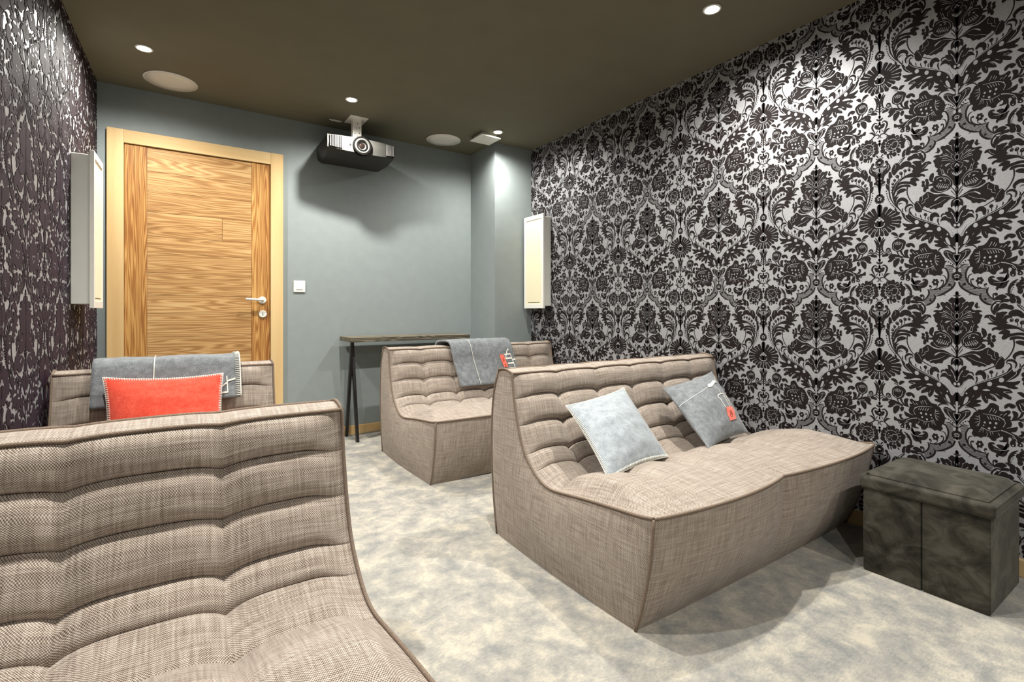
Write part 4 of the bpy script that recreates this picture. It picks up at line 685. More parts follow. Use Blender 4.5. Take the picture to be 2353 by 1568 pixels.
[3,526,1677,513,1687,477,1590,473,1593],
[3,415,1436,403,1448,382,1387,373,1398,324,1314,318,1324,219,1213,216,1220,127,1127,125,1132],
[1,365,1572,350,1599,323,1606,295,1592,270,1548,245,1483,225,1421,211,1360,202,1302,208,1273,237,1287,280,1329,317,1381,342,1445,360,1518],
[3,299,2039,277,2054,259,1943,230,1963,207,1825,174,1848,153,1719,130,1735,110,1640,99,1647],
[2,241,1951,227,1958,132,1657,119,1664],
[3,4,1722,33,1739,-2,1911,-2,1923],
[1,271,1729,276,1709,290,1697,308,1699,322,1714,328,1737,322,1757,308,1769,290,1767,276,1751],
[1,96,1232,80,1213,57,1180,40,1171,37,1211,40,1275,40,1327,32,1351,20,1363,8,1367,-2,1382,-2,1390,-2,1346,-2,1200,-2,1003,-2,863,-2,829,8,852,27,897,34,964,35,1052,40,1121,54,1148,73,1155,87,1165,95,1190,99,1219],
[2,1825,3088,1813,3081,1835,3070,1817,3059,1849,3043,1821,3029,1857,3009,1823,3004,1850,2972,1819,2978,1836,2939,1813,2947,1825,2917,1807,2923],
[2,1362,2788,1351,2781,1371,2774,1353,2763,1383,2751,1355,2739,1387,2721,1354,2721,1377,2689,1350,2701,1362,2663,1341,2675,1350,2645,1334,2655],
[2,1197,2701,1186,2697,1203,2679,1184,2674,1210,2647,1182,2643,1210,2609,1178,2615,1195,2571,1169,2585,1176,2537,1156,2549,1162,2513,1146,2524],
[2,932,2579,921,2572,942,2557,924,2548,955,2525,928,2514,961,2488,929,2484,954,2448,925,2454,940,2412,919,2419,931,2387,914,2393],
[0,970,2657,982,2615,1012,2593,1049,2599,1079,2631,1091,2677,1079,2719,1049,2742,1012,2736,982,2704],
[2,1042,2619,1019,2611,1058,2471,1035,2463],
[0,890,2506,887,2553,877,2599,858,2639,826,2674,785,2703,744,2718,703,2715,662,2697,627,2670,597,2628,573,2576,560,2534,562,2507,576,2489,596,2483,622,2495,654,2518,685,2531,715,2526,744,2510,767,2487,777,2451,781,2408,790,2376,810,2358,836,2352,858,2363,874,2400,885,2453],
[2,619,2452,572,2423,627,2422,581,2395,638,2377,592,2358,640,2321,596,2321,623,2260,587,2273,599,2201,570,2214,581,2160,557,2172],
[0,431,958,430,1003,415,1041,391,1067,361,1082,323,1086,277,1075,218,1040,153,990,100,960,72,966,57,991,40,1009,13,1037,-15,1059,-35,1002,-43,783,-43,486,-35,280,-20,251,4,314,36,391,79,463,132,549,186,626,240,683,296,730,343,781,382,840,414,903],
[3,291,979,273,976,293,926,276,926,280,846,266,854,231,750,219,761,170,652,159,664,112,573,101,585,63,500,51,508,34,410,22,415,18,337,6,341],
[3,-2,870,-2,850,48,882,48,862,108,879,100,862,118,828,104,830,100,760,87,767,58,662,46,671,18,579,6,589],
[3,386,993,388,1010,338,1002,340,1017,279,999,276,1011,218,954,214,962,171,907,167,914],
[2,598,1050,620,1071,580,1079,606,1104,555,1116,583,1150,526,1145,549,1190,492,1162,505,1210,449,1175,456,1220,404,1181,406,1221,351,1177,350,1212,296,1166,293,1197,257,1158,254,1185],
[2,44,425,-20,420,27,118,-3,116],
[0,240,592,249,568,270,564,286,582,286,609,270,624,249,617],
[0,171,524,180,501,200,497,216,515,216,541,200,557,180,549],
[0,106,458,115,434,135,430,151,448,151,475,135,490,115,482],
[2,364,441,366,458,318,438,319,464,254,433,253,470,196,415,185,457,142,374,124,407,86,317,70,342,47,275,33,296],
[0,1257,1205,1248,1251,1252,1312,1248,1364,1223,1397,1190,1419,1159,1436,1133,1450,1110,1459,1084,1463,1053,1461,1021,1454,991,1435,967,1394,945,1342,922,1294,896,1257,870,1225,844,1199,823,1181,803,1168,776,1158,734,1153,686,1151,649,1142,635,1118,630,1088,620,1062,596,1051,566,1044,538,1025,514,983,492,928,471,877,447,837,424,800,405,763,394,722,389,680,378,648,353,635,323,633,308,625,323,610,353,589,378,558,388,509,393,450,405,396,434,357,471,324,493,289,485,250,462,210,453,173,455,140,471,111,542,94,716,95,948,109,1135,131,1230,159,1275,194,1300,229,1301,261,1281,293,1276,326,1307,363,1353,401,1395,440,1421,483,1441,527,1467,563,1505,585,1548,601,1582,626,1601,671,1611,725,1611,776,1596,816,1573,852,1558,890,1566,939,1584,992,1587,1029,1557,1034,1513,1024,1491,1031,1513,1075,1557,1136,1582,1188,1572,1223,1543,1248,1510,1257,1474,1241,1433,1208,1390,1186,1342,1181,1293,1185],
[0,1328,225,1313,277,1279,340,1229,382,1164,383,1085,364,996,353,888,369,772,394,676,405,615,391,573,364,542,333,520,301,508,265,502,222,497,161,498,93,511,47,544,42,589,60,631,71,664,59,693,39,722,31,750,45,778,71,808,93,840,109,873,123,904,128,928,123,949,111,973,92,1000,59,1030,20,1061,-7,1095,-15,1131,-10,1159,4,1170,29,1174,62,1182,93,1202,115,1227,135,1253,155,1284,175,1316,195],
[3,1398,831,1411,850,1346,880,1358,902,1271,934,1281,959,1188,959,1193,985,1082,975,1085,998,923,989,925,1007,789,999,790,1010],
[3,1255,810,1274,823,1220,915,1229,921],
[3,1184,813,1203,826,1143,937,1151,943],
[3,1114,809,1133,823,1066,942,1074,948],
[3,1037,808,1056,822,987,940,995,946],
[3,964,806,982,822,900,943,908,950],
[3,1145,1231,1126,1241,1088,1106,1080,1111],
[3,1063,1257,1045,1267,977,1066,969,1071],
[3,1200,1178,1182,1189,1139,1059,1131,1064],
[3,1353,1072,1341,1092,1279,1012,1274,1021],
[3,1474,1115,1459,1132,1374,993,1368,1000],
[1,1135,683,1142,656,1161,641,1184,643,1203,661,1210,689,1203,716,1184,732,1161,730,1142,711],
[0,1159,700,1169,678,1190,680,1200,703,1190,725,1169,723],
[1,966,669,973,642,991,627,1014,629,1033,647,1040,675,1033,702,1014,717,991,715,973,697],
[0,989,685,1000,664,1020,666,1030,689,1020,710,1000,708],
[1,812,662,818,639,834,626,854,627,870,643,876,667,870,690,854,704,834,702,818,686],
[0,834,678,842,660,860,661,869,681,860,700,842,698],
[1,1103,518,1109,494,1125,481,1145,482,1162,498,1168,523,1162,546,1145,560,1125,558,1109,542],
[0,1124,534,1133,515,1151,517,1160,537,1151,555,1133,554],
[1,936,447,943,421,961,405,984,407,1003,425,1010,453,1003,479,984,495,961,493,943,475],
[0,959,463,970,442,990,444,1000,466,990,488,970,486],
[1,790,540,794,523,805,514,819,515,831,526,835,543,831,560,819,569,805,568,794,557],
[0,807,555,813,542,825,543,832,557,825,570,813,569],
[3,1383,914,1368,903,1416,838,1400,829,1441,738,1425,737,1413,644,1398,652,1378,574,1364,585],
[3,685,928,668,921,702,832,685,827,711,704,696,704,685,572,671,576,656,469,643,474],
[3,662,831,668,856,563,873,565,881],
[3,664,745,666,771,542,757,542,766],
[3,669,661,661,684,566,603,563,611],
[3,673,580,657,594,601,465,595,470],
[3,796,420,783,429,723,275,720,278],
[3,762,446,749,455,667,243,663,246],
[3,820,396,805,399,792,252,787,253],
[3,1073,332,1057,326,1091,216,1086,214],
[3,1004,328,988,321,1033,183,1028,181],
[3,1278,424,1274,440,1196,383,1192,400,1089,345,1088,363,993,345,995,362,901,367,906,384,809,421,816,436,741,471,748,486],
[3,910,310,897,303,924,257,911,252,934,192,920,193,917,144,905,153,898,113,887,124],
[3,1235,334,1223,324,1282,235,1270,225],
[0,1955,421,1958,458,1953,492,1940,516,1912,527,1875,527,1851,516,1853,487,1868,447,1871,409,1843,375,1804,343,1787,320,1812,306,1860,301,1900,310,1926,338,1944,381],
[0,2151,302,2149,336,2143,369,2130,385,2108,375,2079,349,2050,326,2030,307,2010,291,1975,285,1911,293,1832,313,1757,336,1686,365,1621,398,1587,425,1607,437,1659,444,1704,457,1728,483,1745,515,1757,550,1767,595,1771,642,1762,670,1740,667,1705,645,1660,620,1600,595,1530,567,1462,545,1393,541,1326,543,1276,531,1250,494,1241,442,1243,388,1258,331,1284,272,1319,224,1365,193,1419,175,1467,169,1503,185,1532,214,1558,228,1583,213,1603,183,1611,148,1597,111,1570,68,1553,26,1555,-18,1566,-63,1582,-96,1603,-115,1630,-124,1655,-122,1679,-112,1703,-93,1718,-60,1718,3,1709,78,1708,124,1729,116,1758,77,1777,39,1773,9,1759,-21,1757,-46,1781,-65,1817,-79,1851,-82,1881,-72,1908,-50,1920,-19,1902,28,1869,84,1856,121,1884,121,1931,103,1970,98,1984,125,1990,166,2005,196,2044,202,2093,198,2130,204,2147,231,2151,267],
[1,1623,-68,1627,-83,1638,-92,1652,-91,1663,-81,1667,-65,1663,-50,1652,-41,1638,-41,1627,-52],
[1,1824,-15,1828,-31,1839,-40,1853,-39,1864,-29,1868,-13,1864,3,1853,12,1839,11,1828,1],
[3,1751,108,1764,117,1714,194,1728,205,1654,291,1666,308,1562,350,1571,372,1463,391,1470,418,1374,416,1380,447,1308,429,1315,463],
[3,1677,173,1691,191,1609,263,1614,270],
[3,1914,255,1917,270,1757,303,1758,309],
[1,1928,152,1931,142,1938,136,1947,137,1955,144,1958,154,1955,165,1947,171,1938,170,1931,163],
[0,2267,2023,2252,2044,2219,2063,2181,2069,2140,2062,2094,2044,2055,2014,2021,1959,1993,1892,1985,1848,2011,1847,2057,1869,2100,1893,2131,1911,2159,1931,2186,1952,2220,1976,2253,2001],
[0,1970,1840,1965,1878,1950,1924,1930,1961,1909,1981,1884,1991,1856,1993,1817,1990,1775,1979,1753,1962,1765,1935,1798,1902,1831,1871,1860,1843,1889,1817,1915,1803,1939,1805,1960,1818],
[2,2144,1838,2142,1861,2109,1825,2105,1854,2061,1806,2054,1841,2026,1787,2009,1821,2011,1766,1983,1786,2001,1739,1972,1749,1994,1717,1966,1726],
[0,2222,1435,2222,1485,2219,1540,2206,1591,2180,1637,2144,1679,2105,1712,2067,1735,2026,1748,1980,1751,1923,1744,1860,1727,1807,1700,1763,1661,1728,1613,1708,1564,1712,1516,1732,1468,1753,1420,1767,1370,1783,1319,1807,1276,1842,1244,1884,1218,1925,1199,1961,1183,1996,1173,2030,1173,2064,1189,2099,1216,2130,1244,2161,1267,2190,1290,2211,1319,2221,1353,2223,1392],
[3,2128,1599,2108,1610,2071,1482,2062,1487],
[3,2071,1617,2049,1620,2042,1481,2033,1482],
[3,2011,1636,1989,1631,2012,1479,2002,1477],
[3,1946,1608,1925,1597,1980,1477,1970,1472],
[3,1885,1583,1867,1565,1949,1475,1941,1467],
[3,2120,1285,2110,1302,2073,1243,2065,1261,2009,1209,2011,1230,1948,1243,1958,1261,1905,1285,1916,1302],
[3,2149,1556,2137,1550,2168,1488,2156,1483,2182,1406,2170,1406,2161,1345,2150,1352,2135,1306,2126,1314],
[3,1826,1549,1812,1544,1841,1469,1827,1463,1863,1375,1849,1368,1890,1308,1876,1298,1912,1262,1899,1252],
[2,2048,1172,2011,1187,2037,1136,2000,1152,2018,1083,1982,1104,1991,1034,1959,1061,1962,998,1938,1029,1925,967,1912,1001,1859,935,1853,970,1733,897,1728,931,1578,857,1574,891,1468,829,1465,864],
[2,1936,1198,1855,1218,1924,1160,1849,1181,1906,1103,1840,1131,1877,1046,1825,1086,1838,997,1799,1045,1793,954,1765,1003,1742,918,1724,965,1679,889,1668,931,1612,867,1605,901,1566,853,1560,881],
[0,1782,1089,1784,1133,1778,1178,1762,1212,1732,1234,1692,1246,1660,1249,1639,1246,1624,1234,1618,1210,1628,1166,1646,1109,1655,1053,1640,994,1617,935,1611,901,1640,904,1688,931,1728,965,1753,1002,1772,1045],
[0,1723,1446,1699,1477,1656,1505,1611,1523,1570,1528,1528,1523,1491,1509,1456,1483,1425,1447,1404,1411,1396,1372,1397,1332,1404,1305,1421,1300,1444,1309,1467,1324,1487,1348,1507,1378,1527,1395,1545,1384,1562,1360,1582,1342,1607,1337,1634,1339,1660,1350,1688,1376,1716,1412],
[0,2385,769,2371,798,2342,837,2324,874,2332,905,2352,935,2359,968,2345,1009,2318,1051,2283,1083,2237,1099,2184,1104,2130,1099,2081,1082,2032,1056,1980,1024,1909,983,1836,938,1807,903,1856,889,1950,886,2030,884,2073,885,2103,888,2130,881,2158,856,2184,821,2211,791,2243,770,2277,753,2308,745,2340,744,2370,752],
[3,2105,918,2106,942,1893,916,1893,925],
[0,2181,613,2181,670,2176,737,2161,793,2132,828,2095,852,2055,865,2008,872,1959,867,1930,845,1931,796,1952,728,1980,663,2017,602,2063,543,2100,504,2123,495,2138,507,2151,526,2164,547,2175,575],
[0,1920,761,1908,803,1886,844,1861,869,1832,870,1801,855,1782,827,1784,779,1799,720,1816,674,1836,652,1860,643,1881,650,1899,677,1915,719],
[0,2257,1275,2276,1209,2324,1172,2384,1177,2433,1224,2452,1295,2433,1361,2384,1398,2324,1392,2276,1345],
[1,2339,1286,2344,1269,2357,1259,2372,1261,2385,1273,2390,1291,2385,1309,2372,1319,2357,1317,2344,1305],
[3,2302,1295,2292,1296,2299,1283,2289,1284,2298,1269,2288,1267,2300,1257,2290,1252,2304,1246,2295,1239,2311,1236,2303,1227,2319,1228,2313,1217,2329,1222,2324,1210,2340,1218,2337,1206,2351,1217,2351,1205,2363,1219,2364,1207,2374,1224,2378,1212,2385,1230,2390,1220,2394,1239,2401,1231,2401,1249,2410,1244,2407,1263,2416,1259,2410,1275,2420,1271],
[2,2494,1250,2482,1261,2468,1205,2451,1221,2428,1143,2408,1169,2377,1096,2367,1136,2316,1091,2320,1129,2257,1109,2263,1135,2217,1122,2221,1140],
[0,2592,1014,2597,1042,2588,1080,2566,1110,2527,1125,2477,1131,2431,1128,2391,1108,2356,1078,2347,1052,2378,1034,2435,1020,2488,1010,2531,1005,2569,1004],
[2,2267,1229,2248,1236,2229,1104,2210,1110],
[2,2483,1814,2468,1796,2518,1789,2487,1754,2569,1748,2512,1694,2612,1690,2531,1637,2635,1617,2547,1579,2645,1535,2562,1515,2642,1452,2569,1451,2623,1370,2565,1383,2591,1292,2551,1310,2552,1226,2528,1247,2503,1172,2488,1195,2449,1131,2437,1152,2411,1103,2401,1123],
[2,2550,1894,2520,1866,2582,1841,2550,1813,2627,1765,2592,1738,2664,1683,2625,1661,2683,1609,2640,1594,2693,1532,2647,1522,2700,1433,2653,1424,2706,1277,2661,1271,2709,1098,2668,1092,2710,970,2674,965],
[0,2692,1961,2667,1937,2641,1885,2629,1830,2641,1767,2667,1701,2692,1671,2716,1706,2739,1779,2740,1845,2739,1897,2716,1943],
[2,2664,1301,2678,1321,2584,1354,2611,1395],
[2,2665,1195,2677,1217,2539,1265,2562,1308],
[2,2670,1079,2682,1100,2533,1166,2558,1209],
[2,2619,2808,2740,2828,2611,2936,2740,2959,2601,3112,2740,3141,2594,3249,2740,3280,2593,3303,2740,3335,2596,3316,2740,3347,2604,3328,2740,3357,2621,3353,2740,3376,2644,3377,2724,3392,2660,3394,2708,3402],
[2,2547,2743,2665,2827,2498,2843,2624,2934,2432,2982,2568,3081,2382,3089,2524,3192,2364,3130,2507,3234,2362,3140,2501,3242,2365,3152,2492,3245,2372,3178,2471,3251,2384,3206,2447,3252,2392,3225,2429,3253],
[2,2513,2683,2609,2802,2432,2770,2532,2894,2322,2888,2427,3020,2240,2979,2347,3114,2211,3012,2318,3147,2208,3018,2313,3150,2210,3027,2306,3148,2210,3052,2285,3146,2214,3079,2262,3140,2218,3099,2246,3134],
[2,2497,2634,2572,2772,2392,2699,2471,2845,2248,2788,2333,2946,2140,2856,2229,3022,2102,2882,2191,3048,2099,2887,2185,3049,2099,2896,2178,3044,2094,2921,2156,3037,2094,2950,2133,3024,2094,2971,2117,3014],
[2,2491,2597,2547,2744,2343,2659,2399,2805,2142,2743,2197,2888,1993,2806,2047,2949,1947,2826,1999,2967,2001,2965,1950,2826,1955,2830,2003,2958,1949,2849,1986,2949,1945,2872,1969,2935,1943,2888,1957,2925],
[2,2492,2540,2517,2694,2329,2549,2356,2713,2108,2561,2137,2738,1944,2571,1974,2755,1890,2576,1920,2760,1889,2578,1918,2757,1891,2586,1918,2750,1879,2605,1899,2733,1869,2629,1882,2711,1862,2647,1870,2695],
[2,2501,2498,2501,2651,2340,2473,2340,2628,2121,2438,2121,2597,1959,2414,1959,2573,1907,2406,1907,2565,1908,2563,1908,2408,1910,2415,1910,2557,1896,2428,1896,2540,1884,2447,1884,2518,1876,2460,1876,2502],
[2,2517,2460,2492,2607,2368,2399,2342,2555,2165,2315,2137,2483,2014,2254,1984,2429,1962,2234,1933,2410,1959,2235,1931,2406,1957,2242,1931,2399,1939,2253,1919,2376,1921,2270,1908,2348,1909,2283,1902,2329],
[2,2546,2421,2491,2552,2450,2350,2393,2487,2318,2254,2259,2398,2218,2182,2157,2330,2181,2156,2120,2304,2174,2153,2115,2298,2167,2156,2112,2288,2147,2161,2105,2264,2127,2171,2100,2237,2113,2179,2097,2218],
[2,2591,2387,2504,2490,2537,2312,2441,2426,2462,2207,2354,2337,2403,2127,2287,2267,2376,2093,2258,2234,2363,2082,2249,2219,2349,2077,2245,2202,2323,2074,2242,2172,2297,2077,2245,2140,2278,2080,2247,2117],
[2,2651,2371,2538,2430,2611,2266,2487,2330,2554,2120,2417,2193,2509,2008,2364,2086,2490,1963,2344,2042,2483,1952,2340,2028,2472,1945,2342,2014,2449,1933,2347,1988,2423,1926,2358,1961,2404,1921,2366,1942],
[2,2717,2380,2588,2389,2711,2291,2567,2301,2703,2167,2539,2178,2695,2068,2519,2082,2690,2024,2512,2038,2684,2006,2511,2020,2674,1991,2517,2004,2654,1970,2531,1980,2628,1952,2550,1959,2610,1940,2564,1944],
[2,2740,2416,2651,2371,2740,2320,2662,2274,2740,2187,2678,2139,2740,2083,2691,2034,2740,2041,2698,1992,2740,2029,2701,1981,2740,2018,2709,1974,2740,1995,2726,1961,2740,1973,2740,1951,2740,1957,2740,1944],
[0,2295,2513,2369,2282,2563,2159,2740,2191,2740,2371,2740,2631,2740,2867,2740,2987,2563,2947,2369,2766],
[3,2603,2995,2613,2999,2546,3256,2569,3266],
[3,2479,2916,2487,2925,2340,3123,2359,3141],
[3,2395,2848,2401,2858,2201,3007,2216,3030],
[3,2316,2789,2321,2801,2073,2909,2084,2935],
[3,2250,2700,2253,2712,1965,2760,1972,2787],
[3,2230,2581,2231,2594,1933,2564,1935,2592],
[3,2242,2480,2241,2492,1953,2396,1951,2423],
[3,2308,2402,2305,2413,2061,2267,2055,2292],
[3,2409,2346,2404,2355,2229,2173,2217,2195],
[3,2489,2274,2481,2281,2361,2054,2343,2069],
[3,2580,2233,2570,2236,2512,1986,2491,1993],
[3,2689,2242,2679,2241,2696,2000,2672,1997],
[3,2509,2517,2483,2508,2513,2486,2488,2475,2522,2450,2498,2434,2538,2422,2517,2401,2559,2399,2542,2373,2586,2381,2573,2352,2616,2368,2607,2338,2649,2363,2645,2332,2684,2364,2684,2333,2696,2373,2696,2343,2696,2388,2696,2360,2696,2409,2696,2384,2696,2435,2696,2414,2696,2465,2696,2449,2696,2497,2696,2488,2696,2536,2696,2533,2696,2569,2696,2568],
[1,2696,2652,2696,2626,2696,2612,2696,2615,2696,2635,2696,2664,2696,2690,2696,2704,2696,2700,2696,2680],
[0,2740,2655,2740,2638,2740,2640,2740,2661,2740,2678,2740,2675],
[1,2696,2724,2696,2698,2696,2684,2696,2688,2696,2708,2696,2736,2696,2762,2696,2776,2696,2772,2696,2752],
[0,2737,2727,2740,2710,2740,2713,2740,2733,2740,2750,2740,2747],
[1,2645,2775,2652,2749,2672,2735,2696,2739,2696,2759,2696,2787,2696,2813,2696,2827,2672,2823,2652,2803],
[0,2666,2778,2675,2761,2693,2764,2703,2784,2693,2801,2675,2798],
[1,2574,2702,2582,2676,2601,2663,2625,2666,2645,2686,2653,2714,2645,2740,2625,2754,2601,2750,2582,2730],
[0,2595,2705,2604,2688,2622,2691,2632,2711,2622,2728,2604,2726],
[1,2517,2632,2524,2606,2544,2592,2568,2596,2588,2616,2595,2644,2588,2670,2568,2684,2544,2680,2524,2660],
[0,2538,2635,2547,2618,2565,2621,2574,2641,2565,2658,2547,2655],
[1,2645,2664,2652,2638,2672,2624,2696,2628,2696,2647,2696,2676,2696,2702,2696,2716,2672,2712,2652,2692],
[0,2666,2667,2675,2650,2693,2652,2703,2673,2693,2690,2675,2687],
[3,2518,2291,2506,2309,2429,2212,2425,2219],
[3,2563,2284,2546,2294,2494,2161,2487,2165],
[3,2631,2286,2611,2289,2594,2136,2586,2137],
[3,2695,2295,2674,2292,2688,2140,2680,2139],
[0,2130,3063,2131,3097,2120,3123,2105,3134,2088,3127,2067,3106,2050,3079,2044,3045,2042,3005,2030,2971,1997,2947,1955,2930,1925,2914,1914,2896,1916,2880,1930,2873,1965,2877,2013,2890,2055,2915,2088,2959,2115,3015]]''')
def damask_wall(name, org, end, a0, s0, s1, flipn, pile=.0005, skirt=False):
    """papered wall from org to end (xy), flock motifs raised on the paper; a0 = distance of a motif axis from org"""
    org = Vector((org[0], org[1], 0)); end = Vector((end[0], end[1], 0)); dr = (end-org).normalized(); L = (end-org).length
    nrm = Vector((-dr.y, dr.x, 0)) * (1 if flipn else -1)
    me_v = []; me_f = []; mi = []
    def P(a, z, h): q = org + dr*a + nrm*h; return (q.x, q.y, z)
    # wall slab
    c = [P(0, 0, 0), P(L, 0, 0), P(L, ZC, 0), P(0, ZC, 0), P(0, 0, -.15), P(L, 0, -.15), P(L, ZC, -.15), P(0, ZC, -.15)]
    me_v += c
    for q in ((0,1,2,3),(5,4,7,6),(4,0,3,7),(1,5,6,2),(3,2,6,7),(4,5,1,0)): me_f.append(q); mi.append(0)
    HX = .26945; PX = 2*HX; PZ = .65; Z0 = 1.144
    k0 = int((s0-a0)/PX)-1; k1 = int((s1-a0)/PX)+2
    for k in range(k0, k1):
        for m in (1, -1):
            for kz in range(-3, 4):
                ax = a0 + k*PX; az = Z0 + kz*PZ
                for si, r in enumerate(DAM):
                    kind = r[0]; p = r[1:]
                    xs = [ax + m*v*1e-4 for v in p[0::2]]; zs = [az + v*1e-4 for v in p[1::2]]
                    if min(xs) > s1 or max(xs) < s0 or min(zs) > ZC-.002 or max(zs) < .065: continue
                    if skirt and kind == 3: continue
                    h = (pile if kind in (0, 2) else pile+.0006) + si*5e-7
                    n0 = len(me_v)
                    for x, z in zip(xs, zs): me_v.append(P(min(max(x, s0), s1), min(max(z, .06), ZC-.001), h))
                    N = len(xs); mm = 1 if kind in (0, 2) else 0
                    if skirt and kind in (0, 2):
                        ring = list(range(N)) if kind == 0 else list(range(0, N, 2))+list(range(N-1, 0, -2))
                        b0 = len(me_v)
                        for j in ring: v_ = me_v[n0+j]; me_v.append((v_[0]-nrm.x*h, v_[1]-nrm.y*h, v_[2]))
                        for j in range(len(ring)):
                            j2 = (j+1) % len(ring); me_f.append((n0+ring[j], n0+ring[j2], b0+j2, b0+j)); mi.append(1)
                    if kind in (0, 1): me_f.append(tuple(range(n0, n0+N))); mi.append(mm)
                    else:
                        for i in range(0, N-2, 2): me_f.append((n0+i, n0+i+1, n0+i+3, n0+i+2)); mi.append(mm)
    me = bpy.data.meshes.new(name); me.from_pydata(me_v, [], me_f); me.materials.append(PAPER); me.materials.append(FLOCK)
    me.polygons.foreach_set('material_index', mi); me.update()
    o = bpy.data.objects.new(name, me); COL.objects.link(o); tag(o, kind='structure'); return o
damask_wall('wall_right', (XR, YF), (XR, YB), .6715 - YF, 1.1, 3.64 - YF, True)
damask_wall('wall_left', (xleft(YF), YF), (xleft(YB), YB), 1.0, 2.2, YB - YF, False, .0018, True)
def bar(a, b_, name, mat, along):
    m = MB(); m.box(a, b_)
    m.uv = [[(p[along], p[2] + p[1-along]) for p in [m.v[i] for i in f]] for f in m.f]
    return m.build(name, mat, bevel=.003)
tag(bar((.64, YB-.015, 0), (2.248, YB, .072), 'baseboard_back', SPRUCE, 0), kind='structure')
tag(bar((2.233, 3.617, 0), (XR, 3.632, .072), 'baseboard_pillar', SPRUCE, 0), kind='structure')
tag(bar((XR-.015, YF, 0), (XR, 3.617, .065), 'baseboard_right', SPRUCE, 1), kind='structure')
o = bar((0, 0, 0), (.015, YB-YF-.02, .065), 'baseboard_left', SPRUCE, 1); o.location = (xleft(YF)+.001, YF, 0); o.rotation_euler = (0, 0, -math.atan(.0239)); tag(o, kind='structure')
# ------------------------------------------------------------------ door
door = empty('door_1', (0, YB, 0)); tag(door, kind='structure')
def door_part(m, name, mat, parent=door, bevel=.002):
    o = m.build(name, mat, parent, bevel); o.location = (0, 0, 0); return o
def fr_box(m, a, b_, along, off=0):
    n = len(m.f); m.box(a, b_)
    for i in range(n, len(m.f)):
        pts = [m.v[j] for j in m.f[i]]
        m.uv[i] = [((p[0] if along == 0 else p[2]) + off*.37, ((p[2] if along == 0 else p[0]) + p[1]) + off*.61) for p in pts]
FX0, FX1, LX0, LX1, LZ, FZ = -.395, .633, -.309, .549, 2.085, 2.17
m = MB(); fr_box(m, (FX0, -.03, 0), (LX0, 0, FZ), 1, 1); door_part(m, 'door_frame', SPRUCE)
m = MB(); fr_box(m, (LX1, -.03, 0), (FX1, 0, FZ), 1, 2); door_part(m, 'door_frame', SPRUCE)
m = MB(); fr_box(m, (LX0, -.028, LZ), (LX1, 0, FZ), 0, 3); door_part(m, 'door_frame', SPRUCE)
m = MB(); fr_box(m, (LX0+.002, -.014, .005), (-.189, 0, LZ-.002), 1, 11); door_part(m, 'stile', OLDPINE2, bevel=.0015)
m = MB(); fr_box(m, (.425, -.014, .005), (LX1-.002, 0, LZ-.002), 1, 17); door_part(m, 'stile', OLDPINE2, bevel=.0015)
m = MB(); zz = .005; i = 0
hts = [.15, .12, .17, .11, .14, .13, .16, .12, .15, .13, .11, .16, .14, .13, .12]
while zz < LZ-.01:
    h = hts[i % len(hts)]; z1 = min(zz+h, LZ-.002)
    if LZ - z1 < .05: z1 = LZ-.002
    if i in (4, 11):
        xs = (.24 if i == 11 else .02); fr_box(m, (-.188, -.011, zz), (xs-.0008, 0, z1-.0012), 0, 20+i*3); fr_box(m, (xs+.0008, -.011, zz), (.424, 0, z1-.0012), 0, 21+i*3)
    else: fr_box(m, (-.188, -.011, zz), (.424, 0, z1-.0012), 0, 20+i*3)
    zz = z1; i += 1
door_part(m, 'plank_panel', OLDPINE, bevel=.0012)
hd = MB(); hd.lathe([(.026, -.014), (.026, -.022), (.023, -.024)], (.494, 0, 1.08), 'y', 28)
hd.lathe([(.010, -.020), (.009, -.055)], (.494, 0, 1.08), 'y', 16)
hd.tube([(.497, -.052, 1.08), (.48, -.058, 1.081), (.44, -.060, 1.083), (.383, -.058, 1.086)], .0085, 10)
tag(door_part(hd, 'door_handle', TRIMW, bevel=0), 'satin white lever handle on a round rose')
hd = MB(); hd.lathe([(.027, -.014), (.027, -.021), (.024, -.024)], (.497, 0, .978), 'y', 28)
es = door_part(hd, 'escutcheon', TRIMW, bevel=0)
hd = MB(); hd.box((.4955, -.0255, .966), (.4985, -.0235, .990)); kh = door_part(hd, 'keyhole', BLACKM, es, 0)
# ------------------------------------------------------------------ light switch
sw = empty('light_switch', (.751, YB, 1.188)); tag(sw, 'white square light switch on the grey wall beside the door', 'light switch')
m = MB(); m.box((-.042, -.010, -.044), (.042, 0, .044)); m.build('cover_plate', WHITE, sw, .004, 3)
m = MB(); m.box((-.024, -.0135, -.024), (.024, -.009, .024)); m.build('rocker', WHITE, sw, .002, 2)
# ------------------------------------------------------------------ ceiling downlights
def downlight(x, y, label, power=1):
    r = empty('downlight', (x, y, ZC)); tag(r, label, 'ceiling light', 'recessed ceiling downlights')
    m = MB(); m.lathe([(.030, 0), (.042, 0), (.043, -.004), (.040, -.007), (.031, -.006), (.030, 0)], seg=32, cap=False); m.build('trim_ring', TRIMW, r)
    m = MB(); m.lathe([(.029, -.001), (.029, -.0035)], seg=24); m.build('bulb', GLOW, r)
    ld = bpy.data.lights.new('bulb_light', 'SPOT'); ld.energy = LAMP_W*power; ld.spot_size = math.radians(166); ld.spot_blend = 1.0
    ld.shadow_soft_size = .022; ld.color = (1.0, .965, .90)
    lo = bpy.data.objects.new('bulb_light', ld); COL.objects.link(lo); lo.parent = r; lo.location = (0, 0, -.03)
    return r
for x, y, lab in LAMPS: downlight(x, y, lab, .5 if y < 0 else (1.0 if y < 2 else (.6 if x > 2 else .85)))
